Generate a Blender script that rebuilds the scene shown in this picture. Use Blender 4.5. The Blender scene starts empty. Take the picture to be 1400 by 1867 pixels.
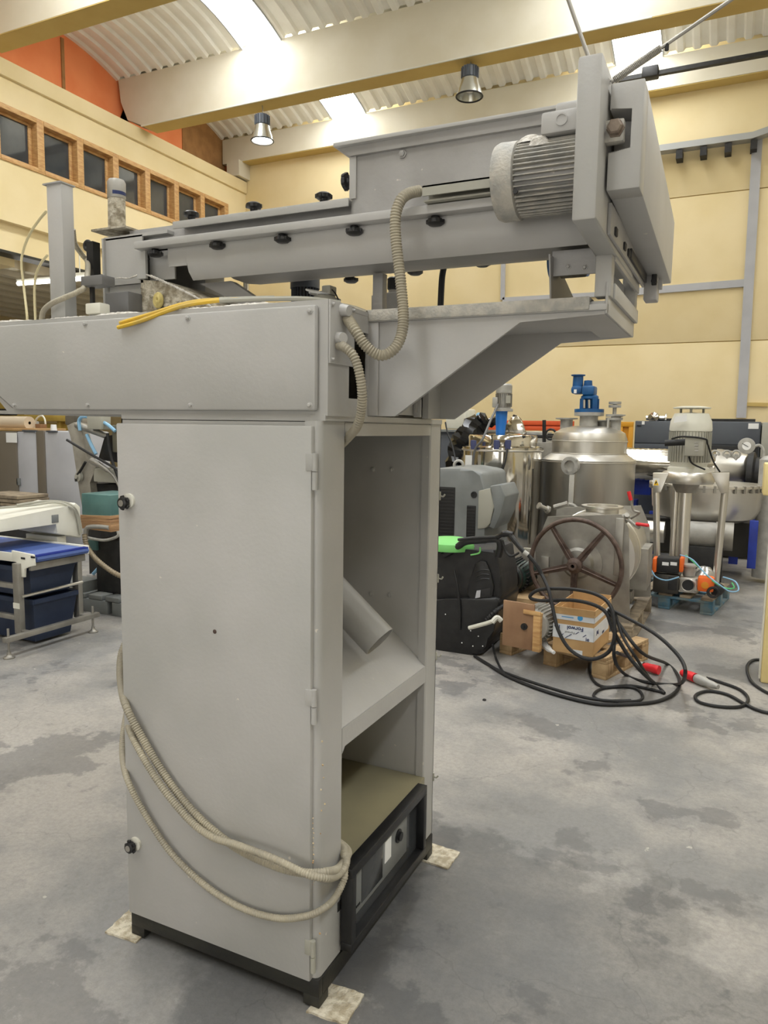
import bpy, bmesh, math, random
from mathutils import Vector, Matrix
R = math.radians; PI = math.pi
random.seed(7)
sc = bpy.context.scene
C = sc.collection
# ------------------------------------------------------------------ camera, world, exposure
F = 1339.9; EYE = 1.55
yaw, pitch, roll = R(-25.468), R(6.503), R(.8405)
fw = Vector((math.sin(yaw)*math.cos(pitch), math.cos(yaw)*math.cos(pitch), -math.sin(pitch)))
rt = Vector((math.cos(yaw), -math.sin(yaw), 0)); up = rt.cross(fw)
rt, up = rt*math.cos(roll)+up*math.sin(roll), -rt*math.sin(roll)+up*math.cos(roll)
cd = bpy.data.cameras.new('camera'); cam = bpy.data.objects.new('camera', cd); C.objects.link(cam)
m3 = Matrix((rt, up, -fw)).transposed().to_4x4(); m3.translation = (0, 0, EYE); cam.matrix_world = m3
cd.sensor_fit = 'HORIZONTAL'; cd.sensor_width = 36; cd.lens = 36*F/1400; cd.clip_start = .05; cd.clip_end = 200
sc.camera = cam
w = bpy.data.worlds.new('world'); sc.world = w; w.use_nodes = True
w.node_tree.nodes['Background'].inputs[0].default_value = (.93, .96, 1, 1)
w.node_tree.nodes['Background'].inputs[1].default_value = 1.0
vs = sc.view_settings; vs.view_transform = 'Standard'; vs.look = 'None'; vs.gamma = 1; vs.use_curve_mapping = False
vs.exposure = 0.0
SKYLIGHT = 15.5; LAMP = 40; FILL_GATE = 2.3

def at(px, py, ax, v):
    "point seen at a pixel of the photograph on the plane X, Y or Z = v"
    d = rt*(px-700)+up*(933.5-py)+fw*F; i = 'XYZ'.index(ax); c = Vector((0, 0, EYE))
    return c+d*((v-c[i])/d[i])
def mpp(x, y, z=1.5):
    "metres a pixel covers at a point"
    return (Vector((x, y, z))-Vector((0, 0, EYE))).dot(fw)/F

# ------------------------------------------------------------------ materials
def lin(c): return tuple((v/255/12.92 if v/255 <= .04045 else ((v/255+.055)/1.055)**2.4) for v in c)+(1,)
MATS = {}
def mat(name, rgb, rough=.5, metal=0, rgb2=None, scale=6, mix=.5, bump=0, bscale=60, emit=0, spec=.5, rvar=0, contrast=(.4, .62), trans=0, stretch=None, chips=None, aniso=0):
    if name in MATS: return MATS[name]
    m = bpy.data.materials.new(name); m.use_nodes = True; MATS[name] = m
    nt = m.node_tree; N = nt.nodes; L = nt.links; b = N['Principled BSDF']
    b.inputs['Roughness'].default_value = rough; b.inputs['Metallic'].default_value = metal
    b.inputs['Specular IOR Level'].default_value = spec
    b.inputs['Base Color'].default_value = lin(rgb)
    if trans: b.inputs['Transmission Weight'].default_value = trans
    tc = N.new('ShaderNodeTexCoord'); mp = N.new('ShaderNodeMapping'); L.new(tc.outputs['Object'], mp.inputs[0])
    if stretch: mp.inputs['Scale'].default_value = stretch
    col = None
    if rgb2:
        n = N.new('ShaderNodeTexNoise'); n.inputs['Scale'].default_value = scale; n.inputs['Detail'].default_value = 6
        L.new(mp.outputs[0], n.inputs['Vector'])
        r = N.new('ShaderNodeMapRange'); r.inputs[1].default_value = contrast[0]; r.inputs[2].default_value = contrast[1]
        r.inputs[4].default_value = mix*2 if mix < .5 else 1
        L.new(n.outputs[0], r.inputs[0])
        x = N.new('ShaderNodeMix'); x.data_type = 'RGBA'; x.inputs[6].default_value = lin(rgb); x.inputs[7].default_value = lin(rgb2)
        L.new(r.outputs[0], x.inputs[0]); col = x.outputs[2]
        if rvar:
            q = N.new('ShaderNodeMapRange'); q.inputs[3].default_value = rough-rvar; q.inputs[4].default_value = rough+rvar
            L.new(n.outputs[0], q.inputs[0]); L.new(q.outputs[0], b.inputs['Roughness'])
    if chips:
        n = N.new('ShaderNodeTexNoise'); n.inputs['Scale'].default_value = chips[1]; n.inputs['Detail'].default_value = 3
        L.new(tc.outputs['Object'], n.inputs['Vector'])
        r = N.new('ShaderNodeMapRange'); r.inputs[1].default_value = chips[2]; r.inputs[2].default_value = chips[2]+.03
        L.new(n.outputs[0], r.inputs[0])
        x = N.new('ShaderNodeMix'); x.data_type = 'RGBA'; x.inputs[7].default_value = lin(chips[0])
        if col: L.new(col, x.inputs[6])
        else: x.inputs[6].default_value = lin(rgb)
        L.new(r.outputs[0], x.inputs[0]); col = x.outputs[2]
    if col: L.new(col, b.inputs['Base Color'])
    if bump:
        n = N.new('ShaderNodeTexNoise'); n.inputs['Scale'].default_value = bscale; n.inputs['Detail'].default_value = 4
        L.new(mp.outputs[0], n.inputs['Vector'])
        k = N.new('ShaderNodeBump'); k.inputs['Strength'].default_value = bump; k.inputs['Distance'].default_value = .01
        L.new(n.outputs[0], k.inputs['Height']); L.new(k.outputs[0], b.inputs['Normal'])
    if emit:
        b.inputs['Emission Color'].default_value = lin(rgb); b.inputs['Emission Strength'].default_value = emit
    return m
GREY = mat('grey machine paint', (184, 182, 179), .42, 0, (172, 171, 167), 2.2, .5, .06, 90, chips=((214, 208, 196), 26, .745))
GREYD = mat('grey paint second coat', (172, 170, 168), .45, 0, (158, 156, 153), 5, .5, .1, 70, chips=((214, 208, 196), 30, .72))
DUSTY = mat('dusty grey paint', (168, 166, 160), .6, 0, (192, 187, 176), 30, .5, .35, 120)
CAKED = mat('caked dust', (196, 188, 170), .95, 0, (142, 132, 112), 40, .5, .9, 90)
POWDER = mat('white powder', (226, 222, 214), .95, 0, (196, 190, 180), 60, .5, .6, 150)
PLINTH = mat('dark olive plinth', (46, 45, 38), .5, 0, (34, 33, 29), 8, .5, .1)
BLACK = mat('black plastic', (24, 24, 25), .4, 0, (34, 34, 35), 20)
BLACKM = mat('matt black', (30, 30, 31), .6, 0, (42, 41, 41), 14, .5, .1)
RUB = mat('black rubber', (26, 26, 27), .6)
HOSE = mat('grey corrugated hose', (158, 151, 134), .55, 0, (176, 168, 148), 9, .5)
TAN = mat('tan lacquer', (150, 142, 112), .42, 0, (136, 129, 104), 3)
CREAM = mat('cream wall', (238, 220, 176), .85, 0, (232, 213, 165), 1.2, .5, .08, 40)
CREAM2 = mat('pale cream beam', (218, 211, 192), .8, 0, (212, 204, 182), 1.5, .5, .08, 30)
OCHRE = mat('ochre underside paint', (206, 180, 112), .85, 0, (200, 172, 104), 2)
ORANGE = mat('orange wall', (255, 158, 104), .8, 0, (250, 148, 94), 2)
PLYW = mat('brown board', (176, 132, 84), .8, 0, (160, 118, 74), 5)
PINE = mat('pine wood', (212, 172, 116), .55, 0, (190, 144, 92), 9, .5, .1, 30, stretch=(1, 1, 6))
ROOFM = mat('corrugated roof sheet', (250, 248, 240), .6, 0, (242, 238, 228), 2)
SKYM = mat('skylight sheet', (250, 253, 255), .5, emit=SKYLIGHT)
GLASSD = mat('dark window glass', (54, 60, 66), .06, 0, (66, 72, 78), 1.5, spec=.8)
STEEL = mat('brushed stainless steel', (226, 223, 216), .36, 1, (206, 203, 196), 3, .5, .04, 50, stretch=(1, 1, .15), rvar=.08)
POLISH = mat('polished stainless steel', (224, 221, 214), .1, 1, (190, 186, 178), 4, .5, .03, 20, stretch=(1, 1, .2))
DULL = mat('dull steel', (172, 169, 162), .5, .8, (150, 147, 140), 6)
CASTG = mat('silver grey casting', (178, 176, 170), .5, .2, (160, 158, 152), 12)
RUST = mat('brown worn iron', (104, 88, 80), .5, .4, (74, 60, 54), 14, .5, .3, 60)
BLUEP = mat('blue enamel', (28, 92, 148), .4, 0, (22, 78, 130), 8)
BLUEB = mat('bright blue enamel', (30, 112, 196), .4)
BLUEF = mat('royal blue frame paint', (34, 58, 158), .45, 0, (28, 48, 138), 6)
BELT = mat('blue conveyor belt', (74, 96, 156), .55)
CRATEB = mat('navy crate plastic', (30, 42, 66), .5, 0, (40, 52, 76), 6)
WHITEP = mat('off white housing paint', (226, 224, 212), .45, 0, (214, 212, 198), 3)
PALEG = mat('pale grey cabinet', (186, 187, 192), .5, 0, (176, 177, 182), 2)
DGREY = mat('dark blue grey cabinet', (84, 89, 96), .5, 0, (78, 82, 90), 3)
GREYS = mat('grey plastic shell', (128, 131, 130), .5, 0, (116, 119, 118), 4)
GREYL = mat('light grey plastic', (166, 164, 152), .5)
GREEN = mat('bright green plastic', (122, 200, 112), .45)
WOOD = mat('pallet wood', (188, 160, 120), .8, 0, (160, 130, 94), 10, .5, .3, 40, stretch=(1, 6, 1))
WOODO = mat('old pallet wood', (152, 138, 116), .85, 0, (118, 106, 90), 10, .5, .3, 40)
BLUEPAL = mat('blue pallet paint', (74, 112, 132), .8, 0, (110, 122, 122), 12, .5)
CARD = mat('cardboard', (196, 160, 112), .85, 0, (180, 144, 98), 5)
PLY = mat('plywood plate', (156, 122, 92), .7, 0, (138, 104, 76), 5)
TAPE = mat('white carton tape', (226, 228, 230), .5, 0, (212, 216, 220), 12)
INK = mat('navy print', (34, 48, 96), .6)
CYAN = mat('cyan print', (60, 150, 210), .6)
YEL = mat('yellow cable', (222, 182, 52), .5, 0, (196, 168, 90), 10)
CREAMC = mat('cream cable', (214, 202, 160), .5)
REDP = mat('red plug', (222, 42, 50), .4)
ORP = mat('orange plastic', (240, 108, 34), .45)
ORF = mat('orange rack paint', (226, 92, 44), .5)
YELF = mat('amber rack paint', (226, 160, 38), .5)
WHITE = mat('white label', (236, 236, 234), .6)
WRAP = mat('brown parcel tape', (186, 148, 108), .3, 0, (160, 120, 84), 10, .5, .5, 30, stretch=(.4, .4, 8))
TEAL = mat('teal enamel', (88, 124, 120), .35, 0, (76, 110, 108), 5)
TEALD = mat('dark green enamel', (44, 66, 62), .35)
SKYB = mat('light blue hose', (138, 184, 216), .4)
MESH = mat('black grille', (26, 25, 24), .6)
SCR = mat('smoked screen', (52, 54, 56), .12, 0, (66, 68, 70), 3)
PANEL = mat('controller face', (126, 128, 126), .3)
FELT = mat('mineral board pad', (214, 206, 186), .95, 0, (172, 160, 136), 45, .5, .8, 90)
BULB = mat('lamp glow', (255, 250, 236), .3, emit=LAMP)
TUBEL = mat('fluorescent tube', (255, 253, 246), .3, emit=9)
SHADE = mat('aluminium lamp shade', (214, 214, 206), .25, .9)
LGREEN = mat('green cable', (90, 190, 120), .4)
TRAY = mat('galvanised tray', (176, 178, 178), .5, .3)
FOIL = mat('crinkled wrap foil', (214, 214, 212), .22, .8, (180, 180, 178), 12, .5, .5, 14, stretch=(.3, 1, 3))
def floor_material():
    m = bpy.data.materials.new('stained concrete'); m.use_nodes = True
    nt = m.node_tree; N = nt.nodes; L = nt.links; b = N['Principled BSDF']
    tc = N.new('ShaderNodeTexCoord')
    def noise(s, d=6, r=.6, dist=0):
        n = N.new('ShaderNodeTexNoise'); n.inputs['Scale'].default_value = s; n.inputs['Detail'].default_value = d
        n.inputs['Roughness'].default_value = r; n.inputs['Distortion'].default_value = dist
        L.new(tc.outputs['Object'], n.inputs['Vector']); return n.outputs[0]
    def ramp(src, a, bb, lo=0, hi=1):
        r = N.new('ShaderNodeMapRange'); r.inputs[1].default_value = a; r.inputs[2].default_value = bb
        r.inputs[3].default_value = lo; r.inputs[4].default_value = hi; L.new(src, r.inputs[0]); return r.outputs[0]
    def mixc(f, a, bcol):
        x = N.new('ShaderNodeMix'); x.data_type = 'RGBA'; L.new(f, x.inputs[0])
        if isinstance(a, tuple): x.inputs[6].default_value = lin(a)
        else: L.new(a, x.inputs[6])
        x.inputs[7].default_value = lin(bcol); return x.outputs[2]
    c = mixc(ramp(noise(.8, 9, .6), .44, .56), (132, 131, 129), (166, 161, 154))
    c = mixc(ramp(noise(1.5, 9, .62), .545, .57, 0, .55), c, (92, 92, 93))
    c = mixc(ramp(noise(3.1, 8, .7), .55, .72, 0, .6), c, (98, 97, 96))
    c = mixc(ramp(noise(5.2, 10, .8), .60, .68, 0, .6), c, (178, 175, 168))
    c = mixc(ramp(noise(11, 4, .55), .715, .73, 0, .7), c, (200, 195, 184))
    c = mixc(ramp(noise(45, 8, .85), .42, .66, 0, .42), c, (96, 95, 93))
    v = N.new('ShaderNodeTexVoronoi'); v.feature = 'DISTANCE_TO_EDGE'; v.inputs['Scale'].default_value = .8
    n = N.new('ShaderNodeTexNoise'); n.inputs['Scale'].default_value = 3; n.inputs['Detail'].default_value = 6; L.new(tc.outputs['Object'], n.inputs['Vector'])
    va = N.new('ShaderNodeVectorMath'); va.operation = 'MULTIPLY_ADD'; L.new(n.outputs['Color'], va.inputs[0]); va.inputs[1].default_value = (.5, .5, .5)
    L.new(tc.outputs['Object'], va.inputs[2]); L.new(va.outputs[0], v.inputs['Vector'])
    c = mixc(ramp(v.outputs['Distance'], 0, .004, .28, 0), c, (80, 78, 76))
    # ragged dark zone round the machine: real stain with its shadow painted in
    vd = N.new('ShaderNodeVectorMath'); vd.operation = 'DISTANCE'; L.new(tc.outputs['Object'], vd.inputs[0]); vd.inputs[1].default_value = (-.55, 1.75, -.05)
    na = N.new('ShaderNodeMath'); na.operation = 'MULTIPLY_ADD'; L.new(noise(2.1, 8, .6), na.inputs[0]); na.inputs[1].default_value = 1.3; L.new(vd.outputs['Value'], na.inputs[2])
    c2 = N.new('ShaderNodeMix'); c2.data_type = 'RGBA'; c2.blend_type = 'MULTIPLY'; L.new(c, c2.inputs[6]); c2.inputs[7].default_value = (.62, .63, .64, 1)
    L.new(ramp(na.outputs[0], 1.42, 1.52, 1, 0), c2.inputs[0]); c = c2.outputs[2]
    L.new(c, b.inputs['Base Color'])
    L.new(ramp(noise(2.2, 6), .35, .65, .36, .6), b.inputs['Roughness'])
    k = N.new('ShaderNodeBump'); k.inputs['Strength'].default_value = .12; k.inputs['Distance'].default_value = .01
    L.new(noise(35, 6), k.inputs['Height']); L.new(k.outputs[0], b.inputs['Normal'])
    return m
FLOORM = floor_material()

# ------------------------------------------------------------------ mesh builder
class MB:
    def __init__(s): s.bm = bmesh.new()
    def _tr(s, vs, M):
        if M is not None: bmesh.ops.transform(s.bm, matrix=M, verts=vs)
    def box(s, x0, x1, y0, y1, z0, z1, bev=0, M=None):
        r = bmesh.ops.create_cube(s.bm, size=1)['verts']
        sx, sy, sz = abs(x1-x0), abs(y1-y0), abs(z1-z0)
        for v in r: v.co = Vector(((x0+x1)/2+v.co.x*sx, (y0+y1)/2+v.co.y*sy, (z0+z1)/2+v.co.z*sz))
        if bev:
            bev = min(bev, .45*min(sx, sy, sz))
            es = list({e for v in r for e in v.link_edges})
            q = bmesh.ops.bevel(s.bm, geom=es, offset=bev, segments=2, profile=.5, affect='EDGES')
            r = list({v for f in q['faces'] for v in f.verts}|{v for v in r if v.is_valid})
        s._tr(r, M); return s
    def cyl(s, p0, p1, r0, r1=None, seg=16, caps=True):
        p0 = Vector(p0); p1 = Vector(p1); r1 = r0 if r1 is None else r1
        return s.lathe(p0, p1-p0, ([(0, 0)] if caps else [])+[(r0, 0), (r1, (p1-p0).length)]+([(0, (p1-p0).length)] if caps else []), seg)
    def lathe(s, c, axis, prof, seg=24, a0=0, a1=2*PI):
        c = Vector(c); ax = Vector(axis).normalized()
        t = Vector((0, 0, 1)) if abs(ax.z) < .9 else Vector((1, 0, 0))
        u = ax.cross(t).normalized(); v = ax.cross(u); full = a1-a0 > 2*PI-.01; n = seg if full else seg+1
        rings = []
        for r, h in prof:
            if r < 1e-6: rings.append([s.bm.verts.new(c+ax*h)])
            else: rings.append([s.bm.verts.new(c+ax*h+(u*math.cos(a0+(a1-a0)*k/seg)+v*math.sin(a0+(a1-a0)*k/seg))*r) for k in range(n)])
        for A, B in zip(rings, rings[1:]):
            for k in range(seg if full else seg):
                k2 = (k+1) % n
                if len(A) == 1 and len(B) == 1: continue
                if len(A) == 1: f = (A[0], B[k2], B[k])
                elif len(B) == 1: f = (A[k], A[k2], B[0])
                else: f = (A[k], A[k2], B[k2], B[k])
                s.bm.faces.new(f)
        return s
    def tube(s, pts, r, seg=8, n=6, rib=0, pitch=.008, smooth=True, caps=True, closed=False):
        P = [Vector(p) for p in pts]
        if smooth and len(P) > 2:
            Q = []
            m = len(P)
            for i in range(m if closed else m-1):
                if closed: a, b, c, d = P[(i-1) % m], P[i], P[(i+1) % m], P[(i+2) % m]
                else: a, b, c, d = P[max(i-1, 0)], P[i], P[i+1], P[min(i+2, m-1)]
                for k in range(n):
                    t = k/n
                    Q.append(.5*((2*b)+(c-a)*t+(2*a-5*b+4*c-d)*t*t+(3*b-a-3*c+d)*t**3))
            if not closed: Q.append(P[-1])
            P = Q
        if rib:
            L = [0]
            for a, b in zip(P, P[1:]): L.append(L[-1]+(b-a).length)
            N = max(4, int(L[-1]/pitch*4)); Q = []; j = 0
            for k in range(N+1):
                t = L[-1]*k/N
                while j < len(L)-2 and L[j+1] < t: j += 1
                Q.append(P[j].lerp(P[j+1], (t-L[j])/max(1e-9, L[j+1]-L[j])))
            P = Q
        t0 = (P[1]-P[0]).normalized(); u = t0.orthogonal().normalized(); rings = []; m = len(P)
        for i, p in enumerate(P):
            if closed: t = (P[(i+1) % m]-P[i-1]).normalized()
            else: t = (P[min(i+1, m-1)]-P[max(i-1, 0)]).normalized()
            u = (u-t*u.dot(t)).normalized(); v = t.cross(u)
            rr = r[min(int(i*len(r)/m), len(r)-1)] if isinstance(r, (list, tuple)) else r
            if rib: rr = rr*(1-rib*(0, .5, 1, .5)[i % 4])
            rings.append([s.bm.verts.new(p+(u*math.cos(2*PI*k/seg)+v*math.sin(2*PI*k/seg))*rr) for k in range(seg)])
        for i in range(m if closed else m-1):
            A, B = rings[i], rings[(i+1) % m]
            for k in range(seg): s.bm.faces.new((A[k], A[(k+1) % seg], B[(k+1) % seg], B[k]))
        if caps and not closed: s.bm.faces.new(rings[0][::-1]); s.bm.faces.new(rings[-1])
        return s
    def prism(s, poly, ax, a, b, bev=0):
        def mk(p, t): return {'X': (t, p[0], p[1]), 'Y': (p[0], t, p[1]), 'Z': (p[0], p[1], t)}[ax]
        A = [s.bm.verts.new(mk(p, a)) for p in poly]; B = [s.bm.verts.new(mk(p, b)) for p in poly]
        n = len(poly); fs = [s.bm.faces.new(A), s.bm.faces.new(B[::-1])]
        for k in range(n): fs.append(s.bm.faces.new((A[k], B[k], B[(k+1) % n], A[(k+1) % n])))
        if bev: bmesh.ops.bevel(s.bm, geom=list({e for f in fs for e in f.edges}), offset=bev, segments=2, profile=.5, affect='EDGES')
        return s
    def torus(s, c, axis, R_, r, seg=32, sg=8):
        c = Vector(c); ax = Vector(axis).normalized(); u = ax.orthogonal().normalized(); v = ax.cross(u)
        return s.tube([c+(u*math.cos(2*PI*k/seg)+v*math.sin(2*PI*k/seg))*R_ for k in range(seg)], r, sg, smooth=False, closed=True)
    def face(s, pts): s.bm.faces.new([s.bm.verts.new(p) for p in pts]); return s
    def xf(s, M): bmesh.ops.transform(s.bm, matrix=M, verts=s.bm.verts); return s
ROOT = {}
def origin(o):
    while o.parent: o = o.parent
    return ROOT.get(o.name)
def tag(o, label=None, cat=None, group=None, kind=None):
    if label: o['label'] = label
    if cat: o['category'] = cat
    if group: o['group'] = group
    if kind: o['kind'] = kind
    return o
def build(name, mb, m, parent=None, label=None, ang=35, abs_=True):
    bm = mb.bm; bmesh.ops.recalc_face_normals(bm, faces=bm.faces)
    org = None
    if parent is not None: org = origin(parent)
    if org is not None: bmesh.ops.translate(bm, vec=-org, verts=bm.verts)
    if parent is None and abs_:      # a top-level mesh gets its origin at the foot of its bounds
        xs = [v.co for v in bm.verts]
        org = Vector(((min(c.x for c in xs)+max(c.x for c in xs))/2, (min(c.y for c in xs)+max(c.y for c in xs))/2, min(c.z for c in xs)))
        bmesh.ops.translate(bm, vec=-org, verts=bm.verts)
    me = bpy.data.meshes.new(name); bm.to_mesh(me); bm.free()
    me.shade_smooth(); me.set_sharp_from_angle(angle=R(ang)); me.materials.append(m)
    o = bpy.data.objects.new(name, me); C.objects.link(o)
    if parent is not None: o.parent = parent
    elif abs_: o.location = org; ROOT[o.name] = org
    if label: o['label'] = label
    return o
def thing(name, loc, label, cat, group=None, rz=0, kind=None):
    "rz given -> parts are built in local coordinates; otherwise in world coordinates"
    o = bpy.data.objects.new(name, None); C.objects.link(o); o.location = loc; o.rotation_euler = (0, 0, rz)
    o.empty_display_size = .1
    ROOT[o.name] = Vector((0, 0, 0)) if rz is None or rz != 0 else Vector(loc)
    return tag(o, label, cat, group, kind)
def local(name, loc, label, cat, rz, group=None):
    o = thing(name, loc, label, cat, group); o.rotation_euler = (0, 0, rz); ROOT[o.name] = Vector((0, 0, 0)); return o
def struct(name, mb, m, label=None, **k):
    o = build(name, mb, m, None, label, abs_=False, **k); o['kind'] = 'structure'; return o
def part_copy(src, parent, loc=None, rot=None):
    c = src.copy(); C.objects.link(c); c.parent = parent
    if loc is not None: c.location = loc
    if rot is not None: c.rotation_euler = rot
    for g in src.children:
        d = g.copy(); C.objects.link(d); d.parent = c
    return c
def pbox(mb, x0, y0, x1, y1, Y, dy, bev=.0):
    "box whose near face covers the pixel rectangle on the plane Y, dy deep"
    xm, ym = (x0+x1)/2, (y0+y1)/2
    return mb.box(at(x0, ym, 'Y', Y).x, at(x1, ym, 'Y', Y).x, Y, Y+dy, at(xm, y1, 'Y', Y).z, at(xm, y0, 'Y', Y).z, bev)
def plathe(mb, xc, Y, prof, seg=32):
    "solid of revolution about a vertical axis, profile in pixels (half width, pixel height)"
    ym = (prof[0][1]+prof[-1][1])/2; c = at(xc, ym, 'Y', Y); k = mpp(c.x, Y, c.z)
    return mb.lathe((c.x, Y, 0), (0, 0, 1), [(w_*k, at(xc, y_, 'Y', Y).z) for w_, y_ in prof], seg)
def pt(lst, ax='Y', v=None):
    return [at(p[0], p[1], ax, p[2] if len(p) > 2 else v) for p in lst]
# ================================================================== the hall
XL, YB, XR, YF = -10.1, 13.88, 7.5, -8.4
ZB = 6.87
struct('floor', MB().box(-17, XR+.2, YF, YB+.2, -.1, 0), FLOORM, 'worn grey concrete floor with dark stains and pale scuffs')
# back wall of stacked precast panels
wb = struct('wall_back', MB().box(-17, XR, YB+.03, YB+.25, 0, 8.3), OCHRE, 'cream wall of long precast panels')
for i, (a, b) in enumerate(((0, .66), (.66, 3.09), (3.09, 5.52), (5.52, 8.3))):
    for x0, x1 in ((-17, -10.12), (-10.12, -1.02 if 0 else XR)):
        build('panel', MB().box(x0+.004, x1-.004, YB, YB+.05, a+.007, b-.007, .006), CREAM, wb)
struct('wall_right', MB().box(XR, XR+.2, YF, YB, 0, 8.3), CREAM2)
struct('wall_front', MB().box(-17, -5, YF-.2, YF, 0, 8.3).box(3, XR, YF-.2, YF, 0, 8.3).box(-5, 3, YF-.2, YF, 4.4, 8.3), CREAM2)
gt = struct('fill_gate', MB().box(-5, 3, YF-.12, YF-.08, .01, 4.39), mat('glowing fill gate sheet', (250, 248, 244), .5, emit=FILL_GATE), 'added glowing gate, unseen behind the camera, to light the machine front')  # unseen gate added as a glowing fill for the machine front
for k in range(5): build('fill_gate_rail', MB().box(-5, 3, YF-.07, YF-.01, .02+k*1.07, .12+k*1.07), TRAY, gt)
# left wall with its band of office windows
WZ0, WZ1 = 5.43, 6.24
wl = struct('wall_left', MB().box(XL-.3, XL, YF, YB, 4.56, WZ0).box(XL-.3, XL, YF, YB, WZ1, 6.62)
            .box(XL-.3, XL, 13.18, YB, WZ0, WZ1), CREAM, 'upper cream wall over the mezzanine')
struct('trim_1', MB().box(XL-.62, XL+.05, YF, YB, 6.62, ZB, .02), CREAM, 'ledge along the top of the left wall')
struct('trim_2', MB().box(XL-.35, XL-.1, YF, YB, 4.15, 4.56), CREAM, 'edge beam of the mezzanine')
struct('trim_3', MB().box(XL-.36, XL-.08, YF, YB, 4.11, 4.15), PLINTH, 'dark strip under the mezzanine edge')
struct('wall_mezzanine', MB().box(-17, -16.8, YF, YB, 0, 4.5), CREAM)
struct('wall_office', MB().box(XL-2.2, XL-2.1, YF, YB, 4.5, ZB), GREYS)
# mezzanine underside: slab, joists, tube light
struct('ceiling_mezzanine', MB().box(-17, XL-.3, YF, YB, 4.4, 4.55), OCHRE)
for k in range(9):
    struct('trim_%d' % (4+k), MB().box(-11.2-k*.62, -11.02-k*.62, YF, YB, 4.1, 4.4), CREAM2, 'ribbed joist under the mezzanine')
struct('trim_13', MB().box(-16.8, XL-.4, 8.0, 8.3, 4.0, 4.4), CREAM)
tl = thing('tube_light', (-13.0, 9.0, 3.9), 'lit fluorescent tube light under the mezzanine at the left', 'light')
a = at(33, 517, 'Z', 3.9); b = at(110, 511, 'Z', 3.9)
b = a+(b-a).normalized()*1.5
build('tube', MB().cyl(a, b, .035, seg=10), TUBEL, tl)
for t_ in (.1, .9):
    p = a.lerp(b, t_); build('hanger', MB().cyl((p.x, p.y, p.z+.09), (p.x, p.y, 4.4), .01, seg=6), WHITEP, tl)
build('housing', MB().cyl(a+Vector((0, 0, .06)), b+Vector((0, 0, .06)), .04, seg=6), WHITEP, tl)
# windows: one opening each, deep pine posts between
PITCH = .775
wn = 0
for k in range(-3, 7):
    yc = 8.53+PITCH*(k-.5); y0, y1 = yc-PITCH/2+.0, yc+PITCH/2
    wn += 1
    wv = thing('window_%d' % wn, (XL, yc, WZ0), None, None); wv['kind'] = 'structure'
    j = MB().box(XL-.2, XL+.015, y1-.065, y1+.065, WZ0, WZ1, .004)
    build('post', j, PINE, wv)
    build('window_frame', MB().box(XL-.2, XL+.02, y0+.065, y1-.065, WZ0, WZ0+.07, .004).box(XL-.2, XL+.02, y0+.065, y1-.065, WZ1-.075, WZ1, .004), PINE, wv)
    s = MB()
    s.box(XL-.15, XL-.1, y0+.066, y0+.1, WZ0+.07, WZ1-.075, .004).box(XL-.15, XL-.1, y1-.13, y1-.066, WZ0+.07, WZ1-.075, .004)
    s.box(XL-.15, XL-.1, y0+.1, y1-.13, WZ0+.07, WZ0+.12, .004).box(XL-.15, XL-.1, y0+.1, y1-.13, WZ1-.12, WZ1-.075, .004)
    sh = build('sash', s, PINE, wv)
    build('pane', MB().box(XL-.13, XL-.122, y0+.1, y1-.13, WZ0+.12, WZ1-.12), GLASSD, sh)
# roof: concrete beams across, barrel vaults of corrugated sheet between them
BY = [7.43-3.17*k for k in range(4, 0, -1)]+[7.43, 10.6, 13.6]
for i, y in enumerate(BY):
    if i < 6:
        poly = [(-9.95, ZB), (-10.3, 7.02), (-10.45, 7.35), (-10.5, 7.74), (XR, 7.74), (XR, ZB)]
        struct('beam_%d' % (i+1), MB().prism(poly, 'Y', y, y+.36).box(-9.95, XR, y+.012, y+.35, ZB-.006, ZB+.02), CREAM2, 'deep cream roof beam')
        struct('trim_%d' % (20+i), MB().box(-9.94, XR, y+.003, y+.357, ZB-.012, ZB+.0), OCHRE, 'ochre painted underside of a roof beam')
    else:
        struct('beam_%d' % (i+1), MB().box(-10.5, XR, y, YB, 7.22, 7.72), CREAM2, 'shallow cream edge beam on the back wall')
        struct('trim_30', MB().box(-10.3, XR, y+.01, YB, 7.205, 7.22), OCHRE)
        struct('trim_31', MB().box(-10.3, XL+.12, y-.12, YB, 6.9, 7.22), CREAM2, 'corbel under the edge beam')
SX = [-7.38-5.51*0, -1.87, 3.64]
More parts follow.
